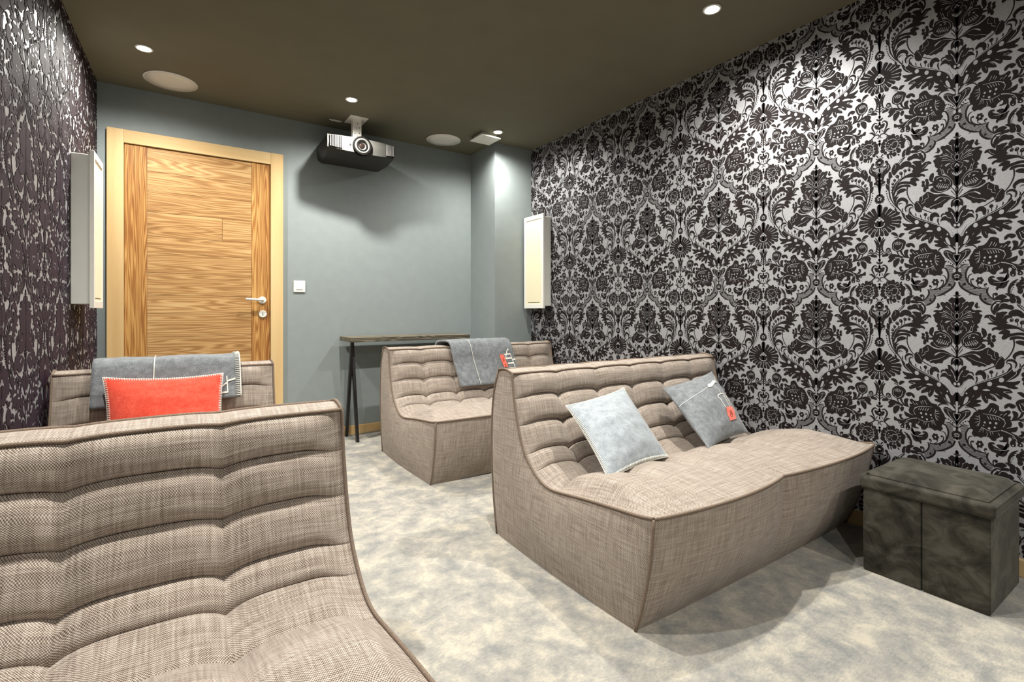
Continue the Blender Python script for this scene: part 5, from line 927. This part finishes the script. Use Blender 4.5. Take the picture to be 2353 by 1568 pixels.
# ------------------------------------------------------------------ ceiling speakers, vent, outlet
def round_speaker(x, y, label):
    r = empty('ceiling_speaker', (x, y, ZC)); tag(r, label, 'speaker', 'round ceiling speakers')
    m = MB(); m.lathe([(.136, 0), (.145, -.001), (.144, -.006), (.137, -.007)], seg=56, cap=False); m.build('rim', WHITE, r)
    m = MB(); m.lathe([(.137, -.002), (.137, -.006), (.08, -.0065), (.001, -.0068)], seg=56); m.build('grille', WHITE, r)
round_speaker(-.055, 3.80, 'flat round white ceiling speaker above the wooden door')
round_speaker(1.85, 3.815, 'flat round white ceiling speaker between projector and square vent')
vt = empty('ceiling_vent', (2.1, 3.545, ZC)); tag(vt, 'square white plate hung just under the ceiling in front of the grey pillar', 'vent')
m = MB(); m.box((-.07, -.07, -.018), (.07, .07, 0)); m.build('neck', TRIMW, vt)
m = MB(); n0 = len(m.v)
for z, s_ in ((-.018, .082), (-.030, .096), (-.034, .094)):
    m.v += [(-s_, -s_, z), (s_, -s_, z), (s_, s_, z), (-s_, s_, z)]
m.face([3, 2, 1, 0]); m.face([8, 9, 10, 11])
for l_ in (0, 4):
    for k in range(4): m.face([l_+k, l_+(k+1) % 4, l_+4+(k+1) % 4, l_+4+k])
m.build('cover_plate', WHITE, vt, .003)
co = empty('cable_outlet', (.975, 3.885, ZC)); tag(co, 'thin white cable outlet strip on the ceiling left of the projector mount', 'cable outlet')
m = MB(); m.box((-.045, -.012, -.008), (.045, -.002, 0)); m.box((-.03, .006, -.006), (.03, .012, 0)); m.build('cover_strip', TRIMW, co, .001)
# ------------------------------------------------------------------ projector
pj = empty('projector', (1.121, 3.872, 2.222)); tag(pj, 'silver fronted dark projector hanging upside down from a white ceiling mount', 'projector')
X0, X1, Yf, Yk, Zt, Zb = -.250, .250, -.172, .172, .050, -.066
def pjx(t): return X0 + (X1-X0)*t
def yfront(t): return Yf - .035*math.sin(PI*t)      # bowed front
N = 28
top = [[(pjx(i/N), yfront(i/N)+(Yk-yfront(i/N))*j/4, Zt + .006*math.sin(PI*i/N)) for j in range(5)] for i in range(N+1)]
m = MB(); m.grid(top, smooth=False)
def zbot(t): return Zb + .020*abs(2*t-1)**2
bot = []
for i in range(N+1):
    t = i/N; yf = yfront(t)
    bot.append([(pjx(t), yf, zbot(t)+.012), (pjx(t), yf+.02, zbot(t)), (pjx(t)*.94, yf+.12, Zb-.012), (pjx(t)*.88, Yk-.04, Zb-.012), (pjx(t)*.96, Yk, Zb+.02), (pjx(t), Yk, Zt)])
m.grid(bot, smooth=False)
for i in (0, N):
    q = [top[i][4], top[i][0]] + bot[i][:5]; m.quad(q)
m.build('shell', DARKP, pj, 0)
m = MB(); fr = []
for i in range(N+1):
    t = i/N; fr.append([(pjx(t), yfront(t)-.004, zbot(t)+.010), (pjx(t), yfront(t)-.010, (zbot(t)+Zt)/2), (pjx(t), yfront(t)-.006, Zt+.004), (pjx(t), yfront(t)+.01, Zt+.008)])
m.grid(fr); m.build('front_panel', SILV, pj)
for side, (ta, tb) in enumerate(((.025, .20), (.845, .985))):
    m = MB(); k = 8 if side == 0 else 7
    for j in range(k):
        t = ta + (tb-ta)*(j+.5)/k; x = pjx(t); wd = (tb-ta)*(X1-X0)/k
        m.box((x-wd*.23, yfront(t)-.0200, zbot(t)+.017), (x+wd*.23, yfront(t)-.008, Zt-.004))
    tag(m.build('air_grille', [SLAT], pj, .0006, 1), 'pale upright vent slats')
    m = MB(); pa = [[(pjx(ta+(tb-ta)*i/6), yfront(ta+(tb-ta)*i/6)-.0150, z) for z in (zbot(ta)+.015, Zt-.002)] for i in range(7)]
    m.grid(pa); m.build('grille_recess', MATB, pj)
lx = -.010; ly = yfront((lx-X0)/(X1-X0))
m = MB(); m.lathe([(.070, ly+.01), (.070, ly-.018), (.064, ly-.023), (.057, ly-.018)], (lx, 0, -.004), 'y', 40, cap=False); ln = m.build('lens_ring', MATB, pj)
m = MB(); m.lathe([(.057, ly-.014), (.056, ly-.021), (.043, ly-.022), (.041, ly-.012)], (lx, 0, -.004), 'y', 40, cap=False); m.build('bezel', SILV, ln)
m = MB(); m.lathe([(.040, ly-.012), (.038, ly-.020), (.031, ly-.018), (.030, ly-.010)], (lx, 0, -.004), 'y', 36, cap=False); m.build('inner_ring', MATB, ln)
m = MB(); m.lathe([(.031, ly-.010), (.024, ly-.013), (.022, ly-.008)], (lx, 0, -.004), 'y', 36, cap=False); m.build('inner_bezel', STEEL, ln)
m = MB(); m.lathe([(.024, ly-.008), (.016, ly-.012), (.006, ly-.014), (.0005, ly-.0145)], (lx, 0, -.004), 'y', 30); m.build('glass', LENSG, ln)
m = MB(); m.lathe([(.007, yfront(.31)-.0105), (.006, yfront(.31)-.0125)], (pjx(.31), 0, -.004), 'y', 16); m.build('sensor', BLACKM, pj)
m = MB(); m.box((-.02, -.215, Zb-.006), (.008, -.19, Zb+.004)); m.build('latch', STEEL, pj, .002)
m = MB(); mz = ZC-2.222
m.box((-.08, -.165, mz-.004), (.055, .01, mz)); m.build('mount_plate', WHITE, pj, .002)
m = MB(); m.box((-.045, -.10, .07), (.020, -.05, mz-.003)); col_ = m.build('mount_column', WHITE, pj, .002)
m = MB()
for dx, dz in ((.0, .12), (.02, .105), (.034, .13), (.012, .165), (.034, .17), (.02, .2)): 
    m = MB(); m.lathe([(.0035, -.1008), (.0035, -.0998)], (dx-.03, 0, dz), 'y', 10); m.build('screw_hole', BLACKM, col_)
m = MB(); m.box((-.08, -.14, Zt+.008), (.06, -.02, Zt+.02)); m.box((-.062, -.125, Zt+.018), (.040, -.03, Zt+.034)); m.build('mount_bracket', WHITE, pj, .003)
for dx, dy in ((-.19, .08), (.19, -.05)):
    m = MB(); m.lathe([(.016, Zt+.006), (.014, Zt+.02), (.010, Zt+.022)], (dx, dy, 0), 'z', 18); m.build('foot', STEEL, pj)
m = MB(); m.tube([(-.12, .02, Zt+.006), (-.13, .02, Zt+.05)], .0015, 5); m.build('cable_stub', TRIMW, pj)
# ------------------------------------------------------------------ wall speakers
def wall_speaker(loc, sgn, label, rz=0):
    r = empty('wall_speaker', loc, rz); tag(r, label, 'speaker', 'tall white wall speakers')
    def bx(mm, xa, xb, y0, y1, z0, z1): mm.box((min(sgn*xa, sgn*xb), y0, z0), (max(sgn*xa, sgn*xb), y1, z1))
    m = MB(); bx(m, 0, .075, -.128, .128, -.382, .382); m.build('cabinet', TRIMW, r, .004)
    m = MB()
    for y0, y1, z0, z1 in ((-.14, -.112, -.402, .402), (.112, .14, -.402, .402), (-.112, .112, -.402, -.366), (-.112, .112, .366, .402)): bx(m, .075, .094, y0, y1, z0, z1)
    m.build('front_frame', WHITE, r, .0015)
    m = MB(); bx(m, .075, .0895, -.1115, .1115, -.3655, .3655); m.build('grille', CREAM, r, .001)
    m = MB(); bx(m, .088, .0905, -.085, .085, -.352, -.349); m.build('slot', BLACKM, r)
wall_speaker((XR-.0012, 3.468, 1.425), -1, 'tall white wall speaker on the right damask wall near the pillar')
wall_speaker((xleft(3.42)+.0012, 3.42, 1.417), 1, 'tall white wall speaker on the left damask wall beside the door', -math.atan(.0239))
# ------------------------------------------------------------------ console table
tb = empty('console_table', (1.55, 3.88, 0)); tag(tb, 'narrow console table with weathered grey wood top against the grey wall', 'table')
m = MB(); fr_box(m, (-.505, -.15, .765), (.51, .15, .80), 0, 5); m.build('tabletop', GREYWOOD, tb, .003)
for sx in (-.445, .45):
    for a, c in (((-.03, .765), (.135, 0)), ((.06, .765), (-.085, 0))):
        m = MB(); dy = .008 if a[0] < 0 else -.008
        x0 = sx + (-.012 if a[0] < 0 else .012)
        P0 = Vector((x0, a[0], a[1])); P1 = Vector((x0, c[0], c[1]))
        hw, hh = .011, .015
        m.v += [(x0-hw, a[0]-hh, a[1]), (x0+hw, a[0]-hh, a[1]), (x0+hw, a[0]+hh, a[1]), (x0-hw, a[0]+hh, a[1]), (x0-hw, c[0]-hh, 0), (x0+hw, c[0]-hh, 0), (x0+hw, c[0]+hh, 0), (x0-hw, c[0]+hh, 0)]
        for q in ((0,1,2,3),(7,6,5,4),(0,4,5,1),(1,5,6,2),(2,6,7,3),(3,7,4,0)): m.face(list(q))
        m.build('leg', BLACKM, tb, .001)
def sn(x): return max(0., math.sin(PI*x))
# ------------------------------------------------------------------ sofas
SIDE = [(-.05, .372), (.01, .361), (.106, .351), (.23, .338), (.346, .322), (.43, .312), (.49, .317), (.547, .344), (.616, .406), (.654, .479), (.682, .565), (.703, .654), (.713, .728)]
REAR = [(.822, .735), (.868, .593), (.878, .36), (.862, .16), (.835, 0)]
FRONT = [(-.05, .372), (-.043, .282), (-.028, .184), (-.004, .078), (.022, 0)]
SIDEC = crom(SIDE, 6); REARC = crom(REAR, 6); FRONTC = crom(FRONT, 6)
def sofa(label, x0, x1, y0, ncol, nseat, name='sofa', cat='sofa', group=None, seed=1, warp=0):
    W = x1-x0; r = empty(name, (x0, y0, 0)); tag(r, label, cat, group)
    def bul(X):
        t = X/W; return .012*sn(t)**.5 + .052*abs(math.sin(PI*nseat*t))**.8
    def wp(m):
        if warp:
            for i, p in enumerate(m.v):
                k = sstep(.45, 1, p[0]/W)*(1-sstep(-.05, .5, p[1]))*max(0, min(1, p[2]/.37))
                m.v[i] = (p[0], p[1]-.045*k*warp, p[2]+.028*k*warp)
        return m
    def tuft(X):
        t = (X/W*ncol) % 1.0; return max(0., 1-abs(2*t-1)**3.2)
    prof, L = resample(SIDEC, 200)
    # arc positions of the seams (counted from the front rim)
    def arc_at(test):
        for i, p in enumerate(prof):
            if test(p): return L*i/199
        return L
    seams = [0, arc_at(lambda p: p[0] > .42), arc_at(lambda p: p[0] > .555), arc_at(lambda p: p[0] > .6 and p[1] > .402), arc_at(lambda p: p[1] > .51), arc_at(lambda p: p[1] > .62), L]
    segs = [40, 14, 14, 16, 16, 16]; B = [.056, .026, .028, .033, .034, .030]
    nx = ncol*14; rows = []
    sl = []
    for k in range(6):
        for j in range(segs[k]): sl.append((k, .5-.5*math.cos(PI*j/segs[k])))
    sl.append((5, 1.0))
    def pr(s_):
        i = min(198.999, max(0, s_/L*199)); a = int(i); return prof[a].lerp(prof[a+1], i-a)
    def nor(s_):
        a = pr(s_-.02); b_ = pr(s_+.02); t = (b_-a).normalized(); return Vector((-t.y, t.x))
    for k, tt in sl:
        row = []
        for i in range(nx+1):
            X = W*i/nx; tx = tuft(X); edge = min(X, W-X)
            ef = sstep(0, .10, edge)
            te = tt
            s_ = seams[k] + (seams[k+1]-seams[k])*te
            arch = .016*tx*ef*(1 if k >= 1 else tt)      # seams arch upwards between tufts
            if k == 5: arch *= (1-tt)
            s2 = min(L, s_ + arch*(1.0 if k > 0 or tt > 0 else 0))
            p = pr(s2); n_ = nor(s2)
            pill = max(0., 1-abs(2*tt-1)**2.6)**.55
            if k == 0: pill = min(1, tt*2.2)**.8*(1-.12*(1-tt)) if tt < .5 else (max(0., 1-((tt-.5)/.5)**4)**.5)*(.94+.06*tt)
            colf = (.55+.45*tx) if k else 1-.5*(1-tx)*sstep(.1, .9, tt)
            rim = sstep(0, .09, edge)**.6
            h = B[k]*pill*colf*rim
            if k == 0: h += .014*math.sin(PI*min(1, tt*1.02))*ef
            # buttoned pits at tuft lines
            pit = 0
            if k >= 1:
                dseam = min(tt*(seams[k+1]-seams[k]), (1-tt)*(seams[k+1]-seams[k]) if k < 5 else 9)
                pit = .016*math.exp(-(dseam/.018)**2)*(1-tx)**2*ef
            h -= pit
            wr = noise.noise(Vector((X*7+seed*3.1, s_*11, seed)))*.004*rim*pill
            h += wr
            d = p.x + n_.x*h; z = p.y + n_.y*h
            if k >= 2: z -= .013*pill*rim*(1 if tt < .6 else .6)
            fr_ = 1-sstep(0, .30, s_)
            d -= bul(X)*fr_; z += .010*bul(X)/.05*fr_
            if k == 5: z -= .006*(1-tx)*ef*tt
            row.append((X, d, z, X, s_))
        rows.append(row)
    m = MB(); m.grid(rows, flip=True); wp(m); m.build('quilted_pad', SOFA, r, fixn=False)
    rimf = [Vector(q[:3]) for q in rows[0]]; rimt = [Vector(q[:3]) for q in rows[-1]]
    # top band
    band = []; J = 5
    rear_top = []
    for i in range(nx+1):
        X = W*i/nx; t = X/W; row = []
        rt = Vector((X, .822+.012*sn(t)**.5, .735-.004*(1-tuft(X))*sstep(0, .1, min(X, W-X)))); rear_top.append(rt)
        for j in range(J+1):
            q = rimt[i].lerp(rt, j/J); q.z += .012*math.sin(PI*j/J); row.append((q.x, q.y, q.z, X, .12*j/J))
        band.append(row)
    m = MB(); m.grid(band)
    # rear face
    rc, rl = resample(REARC, 15)
    g = []
    for i in range(nx+1):
        X = W*i/nx; b_ = .020*sn(X/W)**.5; row = []
        for j, q in enumerate(rc):
            f = math.sin(PI*j/14); row.append((X, q.x + b_*(f+(.6*(1-j/14))), q.y if j else rear_top[i].z, X, rl*j/14))
        row[0] = (rear_top[i].x, rear_top[i].y, rear_top[i].z, X, 0)
        g.append(row)
    m.grid(g)
    # front face
    fc, fl = resample(FRONTC, 15); g = []
    for i in range(nx+1):
        X = W*i/nx; row = []
        for j, q in enumerate(fc):
            t = j/14; bb = bul(X)*(1-t) + .012*sn(X/W)**.5*t + .016*math.sin(PI*t)*sn(X/W)**.4
            if nseat > 1: bb -= .007*math.exp(-((X/W-.5)/.008)**2)*math.sin(PI*min(1, t+.05))
            zz = q.y + (rimf[i].z-.372)*(1-t)
            row.append((X, q.x - bb, zz, X, fl*t))
        row[0] = (*rimf[i], X, 0); g.append(row)
    m.grid(g)
    frontg = g
    # sides
    for sx, e in ((0, -1), (W, 1)):
        idx = 0 if sx == 0 else nx; NT_ = 60
        topc, _ = resample([(q[idx][1], q[idx][2]) for q in rows] + [(band[idx][j][1], band[idx][j][2]) for j in range(1, J+1)], NT_+1)
        NS = 14; g = []
        fcv, _ = resample(FRONTC, NS+1); rcv, _ = resample(REARC, NS+1)
        for i in range(NT_+1):
            t = i/NT_; row = []
            for j in range(NS+1):
                s_ = j/NS
                T = topc[i]; Bm = Vector((.022+(.835-.022)*t, 0)); Lf = fcv[j]; Rt = rcv[j]
                c00 = topc[0]; c10 = topc[-1]; c01 = Vector((.022, 0)); c11 = Vector((.835, 0))
                q = T*(1-s_)+Bm*s_ + Lf*(1-t)+Rt*t - (c00*(1-t)*(1-s_)+c10*t*(1-s_)+c01*(1-t)*s_+c11*t*s_)
                bl = .026*(sn(t)**.45)*(sn(s_*.93)**.6 if 0 < s_ else 0)
                row.append((sx+e*bl, q.x, max(0, q.y), q.x+3, q.y))
            g.append(row)
        m.grid(g, flip=(e > 0))
    wp(m); m.build('upholstered_base', SOFA, r, fixn=False)
    # piping
    m = MB(); R_ = .0048
    m.tube([rimf[i]+Vector((0, -.003, .002)) for i in range(0, nx+1, 2)], R_)
    m.tube([rimt[i]+Vector((0, -.003, .004)) for i in range(0, nx+1, 2)], R_)
    m.tube([p+Vector((0, .002, .002)) for p in rear_top[::2]], R_)
    for sx, e in ((0, -1), (W, 1)):
        idx = 0 if sx == 0 else nx
        m.tube([Vector(q[idx][:3])+Vector((e*.002, 0, .003)) for q in rows[::2]]+[Vector(rows[-1][idx][:3])], R_)
        m.tube([Vector(q[:3])+Vector((e*.002, 0, .003)) for q in band[idx]], R_)
        m.tube([Vector(q[:3])+Vector((e*.003, -.003, 0)) for q in frontg[idx]], R_)
        m.tube([(sx+e*.002, q.x+.002, q.y) for q in rc], R_)
    wp(m); m.build('piping', PIPING, r)
    def surf(X, s_):   # point on the pad, for things lying on it
        i = min(nx, max(0, round(X/W*nx)))
        best = min(range(len(sl)), key=lambda a: abs(seams[sl[a][0]]+(seams[sl[a][0]+1]-seams[sl[a][0]])*sl[a][1]-s_))
        return Vector(rows[best][i][:3]) + Vector((x0, y0, 0))
    return r
YA_, YL_, YR_, YBS = .67, 2.05, 1.05, 2.60
sofa('nearest taupe armless lounge chair, seen from above its quilted seat at bottom left', -.485, .362, YA_, 3, 1, 'lounge_chair', 'chair', seed=1)
sofa('far left taupe armless lounge chair holding the coral red cushion', -.446, .385, YL_, 3, 1, 'lounge_chair', 'chair', seed=2)
sofa('wide taupe armless two-seat sofa in the foreground with two grey cushions', 1.180, 2.600, YR_, 6, 2, 'sofa', 'sofa', seed=3, warp=1)
sofa('wide taupe armless two-seat sofa at the back, beside the console table', 1.190, 2.605, YBS, 6, 2, 'sofa', 'sofa', seed=4)
# ------------------------------------------------------------------ blankets
def ribbon(m, pf, pts, wd, mi=0, lift=.0012, n=4):
    P = crom([(a, b_) for a, b_ in pts], n) if len(pts) > 2 else [tuple(Vector(pts[0]).lerp(Vector(pts[1]), k/10)) for k in range(11)]
    g = []
    for i, p in enumerate(P):
        a = P[max(0, i-1)]; c = P[min(len(P)-1, i+1)]; dx, dy = c[0]-a[0], c[1]-a[1]; l_ = math.hypot(dx, dy) or 1
        nx_, ny_ = -dy/l_*wd/2, dx/l_*wd/2
        g.append([pf(p[0]+nx_*k, p[1]+ny_*k, lift) for k in (-1, 0, 1)])
    m.grid(g, mi)
def blanket(name, label, path, xa, xb, skew, thick, seed, y0):
    """cloth folded over a chair back; path = (d,z) from behind, over the top, to the front hem"""
    pc, L = resample(crom(path, 8), 61)
    r = empty(name, (0, 0, 0)); r.location = ((xa+xb)/2, y0+path[2][0], path[2][1]); tag(r, label, 'blanket')
    def S(u, s_, lift=0):          # u 0..1 across, s_ metres along
        i = min(59.999, max(0, s_/L*60)); a = int(i); q = pc[a].lerp(pc[a+1], i-a); q2 = pc[min(60, a+2)]; t = (pc[min(60, a+1)]-pc[max(0, a-1)]).normalized(); n_ = Vector((t.y, -t.x))
        if n_.y < 0 and a < 25: pass
        n_ = Vector((-t.y, t.x)) if (Vector((-t.y, t.x)).dot(Vector((-.5, .6))) > 0) else Vector((t.y, -t.x))
        h = .006*noise.noise(Vector((u*4+seed, s_*9, seed))) + .003*noise.noise(Vector((u*14, s_*20, seed))) + lift
        x = xa+(xb-xa)*u + skew*(s_/L)
        return (x - r.location.x, y0+q.x+n_.x*h - r.location.y, q.y+n_.y*h - r.location.z)
    return r, S, L
bpath = [(.905, .60), (.898, .70), (.865, .765), (.78, .784), (.694, .774), (.652, .71), (.630, .63), (.606, .56), (.580, .50), (.562, .455)]
def make_cloth(r, S, L, mat, thick):
    m = MB(); g = [[S(i/40, L*j/60) + (i/40*.5, L*j/60) for j in range(61)] for i in range(41)]
    m.grid(g); o = m.build('cloth', mat, r, fixn=False)
    sd = o.modifiers.new('thick', 'SOLIDIFY'); sd.thickness = thick; sd.offset = 1
    return o
# blanket on the rear sofa
r, S, L = blanket('throw_blanket', 'grey wool throw with a coral number 4 patch folded over the back sofa', bpath, 1.60, 2.13, .075, .014, 2, YBS)
make_cloth(r, S, L, GREYF, .014)
lf = lambda u, s_, l=.0012: S(u, s_, .0045+l)
m = MB(); Wd = .53
ribbon(m, lf, [(.27, .17), (.285, .25), (.30, .35), (.305, L-.002)], .007, n=16); m.build('white_line', YARN, r)
# patch artwork, coordinates in (u, s)
s1 = L-.215
m = MB(); g = [[lf(.735+.075*i/8+.03*j/8, s1-.005+.100*j/8, .002) for j in range(9)] for i in range(9)]; m.grid(g); pt = m.build('patch', CORALT, r)
m = MB()
for pts in ([(.82, s1-.003), (.93, s1-.008)], [(.93, s1-.010), (.955, s1+.105)], [(.85, s1+.108), (.957, s1+.106)], [(.83, s1+.028), (.935, s1+.026)], [(.845, s1+.068), (.945, s1+.066)], [(.83, s1+.03), (.88, s1-.03), (.91, s1-.045)], [(.955, s1+.04), (1.0, s1+.036)]): ribbon(m, lf, pts, .012, lift=.002)
m.build('cable_car_motif', YARN, r)
m = MB()
for pts in ([(.765, s1+.055), (.800, s1+.030)], [(.765, s1+.055), (.785, s1+.018), ], [(.785, s1+.018), (.803, s1+.050)], [(.785, s1+.075), (.803, s1+.074)], [(.79, s1+.09), (.806, s1+.089)]): ribbon(m, lf, pts, .004, lift=.0035)
m.build('number', INK, pt)
# blanket on the far left chair
bpath2 = [(.912, .55), (.905, .68), (.872, .77), (.78, .790), (.688, .778), (.642, .70), (.622, .64), (.604, .60)]
r, S, L = blanket('throw_blanket', 'dark grey throw with white stitched edge folded over the far left chair', bpath2, -.315, .232, .0, .02, 5, YL_)
make_cloth(r, S, L, GREYF, .02)
lf2 = lambda u, s_, l=.0012: S(u, s_, .0045+l)
m = MB(); ribbon(m, lf2, [(.44, .16), (.42, .26), (.40, .31), (.385, L-.002)], .007, n=16); m.build('white_line', YARN, r)
m = MB(); ns = int(L/.009)
for k in range(ns):
    s_ = L*(k+.5)/ns; a, c = lf2(.965, s_), lf2(1.002, s_); m.tube([a, c], .0016, 5)
m.tube([lf2(1.003, L*k/40) for k in range(41)], .003, 5); m.build('blanket_stitch', YARN, r)
m = MB()
for pts in ([(.90, L-.10), (.905, L-.02)], [(.905, L-.075), (.965, L-.085)], [(.86, L-.05), (.905, L-.07)], [(.86, L-.02), (.905, L-.022)]): ribbon(m, lf2, pts, .008, lift=.002)
m.build('motif', YARN, r)
# ------------------------------------------------------------------ cushions
def cushion(label, BL, BR, TL, TR, T, mat, seed, stitch=True, edges='all', group=None, flat=False):
    BL, BR, TL, TR = map(Vector, (BL, BR, TL, TR)); c = (BL+BR+TL+TR)/4
    nrm = (BR-BL).cross(TL-BL).normalized()
    if nrm.z < 0 and abs(nrm.z) > .2: nrm = -nrm
    if abs(nrm.z) <= .2 and nrm.y > 0: nrm = -nrm
    r = empty('cushion', tuple(c)); tag(r, label, 'cushion', group)
    def base(u, v):
        a, b_ = (u+1)/2, (v+1)/2
        k = 1-.075*(1-v*v); k2 = 1-.075*(1-u*u)
        a = .5+(a-.5)*k; b_ = .5+(b_-.5)*k2
        return BL*(1-a)*(1-b_)+BR*a*(1-b_)+TL*(1-a)*b_+TR*a*b_ - c
    def S(u, v, side=1, lift=0):
        h = 1.08*T*(max(0, 1-u*u)*max(0, 1-v*v))**.62
        e = (1-abs(u))**.5*(1-abs(v))**.3 if abs(u) < 1 and abs(v) < 1 else 0
        wr = .010*e*noise.noise(Vector((u*1.2+seed, v*5, seed*2.))) + .005*e*noise.noise(Vector((u*3, v*9, seed)))
        return base(u, v) + nrm*side*(h+wr+lift)
    N = 32; m = MB()
    cs = [math.sin(PI/2*(2*i/N-1)) for i in range(N+1)]
    for side in (1, -1):
        m.grid([[tuple(S(u, v, side)) for v in cs] for u in cs], flip=(side < 0))
    m.build('cover', mat, r, fixn=False)
    if stitch:
        m = MB(); n = 52
        for e in range(4):
            for k in range(n):
                t = -1+2*(k+.5)/n; q = [(t, 1), (1, t), (t, -1), (-1, t)][e]; f = .962
                qi = (q[0]*(f if e in (1, 3) else 1), q[1]*(f if e in (0, 2) else 1))
                a = S(*qi, 1, .001); c2 = base(*q)+ (base(*q)-base(0, 0)).normalized()*.004
                m.tube([a, c2], .0016, 4)
                a = S(*qi, -1, .001); m.tube([a, c2], .0016, 4)
            m.tube([base(*[(t_, 1), (1, t_), (t_, -1), (-1, t_)][e])*1.01 for t_ in [-1+2*k/24 for k in range(25)]], .0016, 5)
        m.build('blanket_stitch', YARN, r)
    return r, S
cushion('plain light grey cushion with white stitched edge, left one on the long sofa', (1.294, 1.304, .385), (1.695, 1.361, .39), (1.375, 1.640, .592), (1.760, 1.672, .632), .062, LGREYF, 3, group=None)
r, S = cushion('darker grey cushion with white cable car and coral number 8 patch', (1.933, 1.333, .39), (2.333, 1.385, .40), (2.018, 1.655, .612), (2.430, 1.655, .668), .062, GREYF, 9, stitch=False)
def art(px, py):   # artwork coordinates 0..1 (right, down) -> u,v
    a, b_ = px-1240, py-195; det = 550*690-(-165)*480
    s_ = (a*690-b_*480)/det; t = (550*b_+165*a)/det
    return (2*s_-1, 1-2*t)
def lfc(u, v, l): return tuple(S(max(-1, min(1, u)), max(-1, min(1, v)), 1, .001+l))
A = lambda L_: [art(*p) for p in L_]
m = MB()
ribbon(m, lfc, A([(1400, 440), (1480, 415), (1580, 365), (1690, 295)]), .012); ribbon(m, lfc, A([(1790, 215), (1805, 170), (1815, 110)]), .012)
ribbon(m, lfc, A([(1675, 298), (1720, 280), (1755, 235), (1790, 205)]), .10, lift=.002); ribbon(m, lfc, A([(1690, 262), (1700, 290), (1715, 310)]), .05, lift=.0022); ribbon(m, lfc, A([(1765, 200), (1785, 222), (1812, 232)]), .05, lift=.0022)
ribbon(m, lfc, A([(1765, 280), (1800, 330), (1845, 395)]), .02)
for seg in ([(1800, 420), (1815, 405), (1885, 382), (1905, 395)], [(1800, 420), (1830, 480), (1893, 565)], [(1903, 392), (1940, 450), (1985, 530)], [(1875, 400), (1915, 470), (1958, 545)]): ribbon(m, lfc, A(seg), .030)
ribbon(m, lfc, A([(1932, 372), (1950, 410), (1962, 460), (1985, 520)]), .014); ribbon(m, lfc, A([(1945, 395), (1935, 420), (1950, 440)]), .012)
m.build('cable_car_motif', YARN, r)
m = MB(); c0, c1, c2, c3 = [Vector(art(*p)) for p in ((1893, 566), (2003, 528), (2066, 655), (1963, 692))]
m.grid([[lfc(*(c0.lerp(c1, i/8).lerp(c3.lerp(c2, i/8), j/8)), .0015) for j in range(9)] for i in range(9)]); pt = m.build('patch', CORALT, r)
m = MB()
def circ(cx, cy, rx, ry): 
    return [art(cx+rx*math.cos(a*PI/5)-.3*ry*math.sin(a*PI/5), cy+ry*math.sin(a*PI/5)) for a in range(11)]
ribbon(m, lfc, circ(1968, 603, 14, 13), .014, lift=.0035, n=2); ribbon(m, lfc, circ(1980, 632, 17, 15), .014, lift=.0035, n=2)
m.build('number', INK, pt)
cushion('coral red cushion with white stitched edge propped on the far left chair', (-.255, 2.50, .34), (.165, 2.50, .335), (-.268, 2.625, .725), (.158, 2.635, .712), .06, REDF, 12)
# ------------------------------------------------------------------ storage ottoman
ot = empty('storage_ottoman', (2.375, .657, 0)); tag(ot, 'charcoal crushed velvet storage ottoman against the right wall', 'ottoman')
m = MB(); m.box((-.18, -.182, 0), (.18, -.1, .33)); m.v = []; m.f = []; m.m = []; m.uv = []; m.sm = []
m.box((-.18, -.182, 0), (.18, -.0015, .325)); m.box((-.18, .0015, 0), (.18, .182, .325)); m.box((-.17, -.01, .01), (.17, .01, .32))
m.build('box', VELVET, ot, .006, 3)
m = MB(); m.box((-.193, -.196, .318), (.193, .196, .368)); m.build('lid', VELVET, ot, .014, 4)
m = MB(); N = 20; g = []
for i in range(N+1):
    row = []
    for j in range(N+1):
        u, v = 2*i/N-1, 2*j/N-1; row.append((.172*u, .176*v, .372+.020*((1-abs(u)**8)*(1-abs(v)**8))**.5))
    g.append(row)
m.grid(g); m.box((-.172, -.176, .360), (.172, .176, .372)); m.build('top_pad', VELVET, ot, .002)
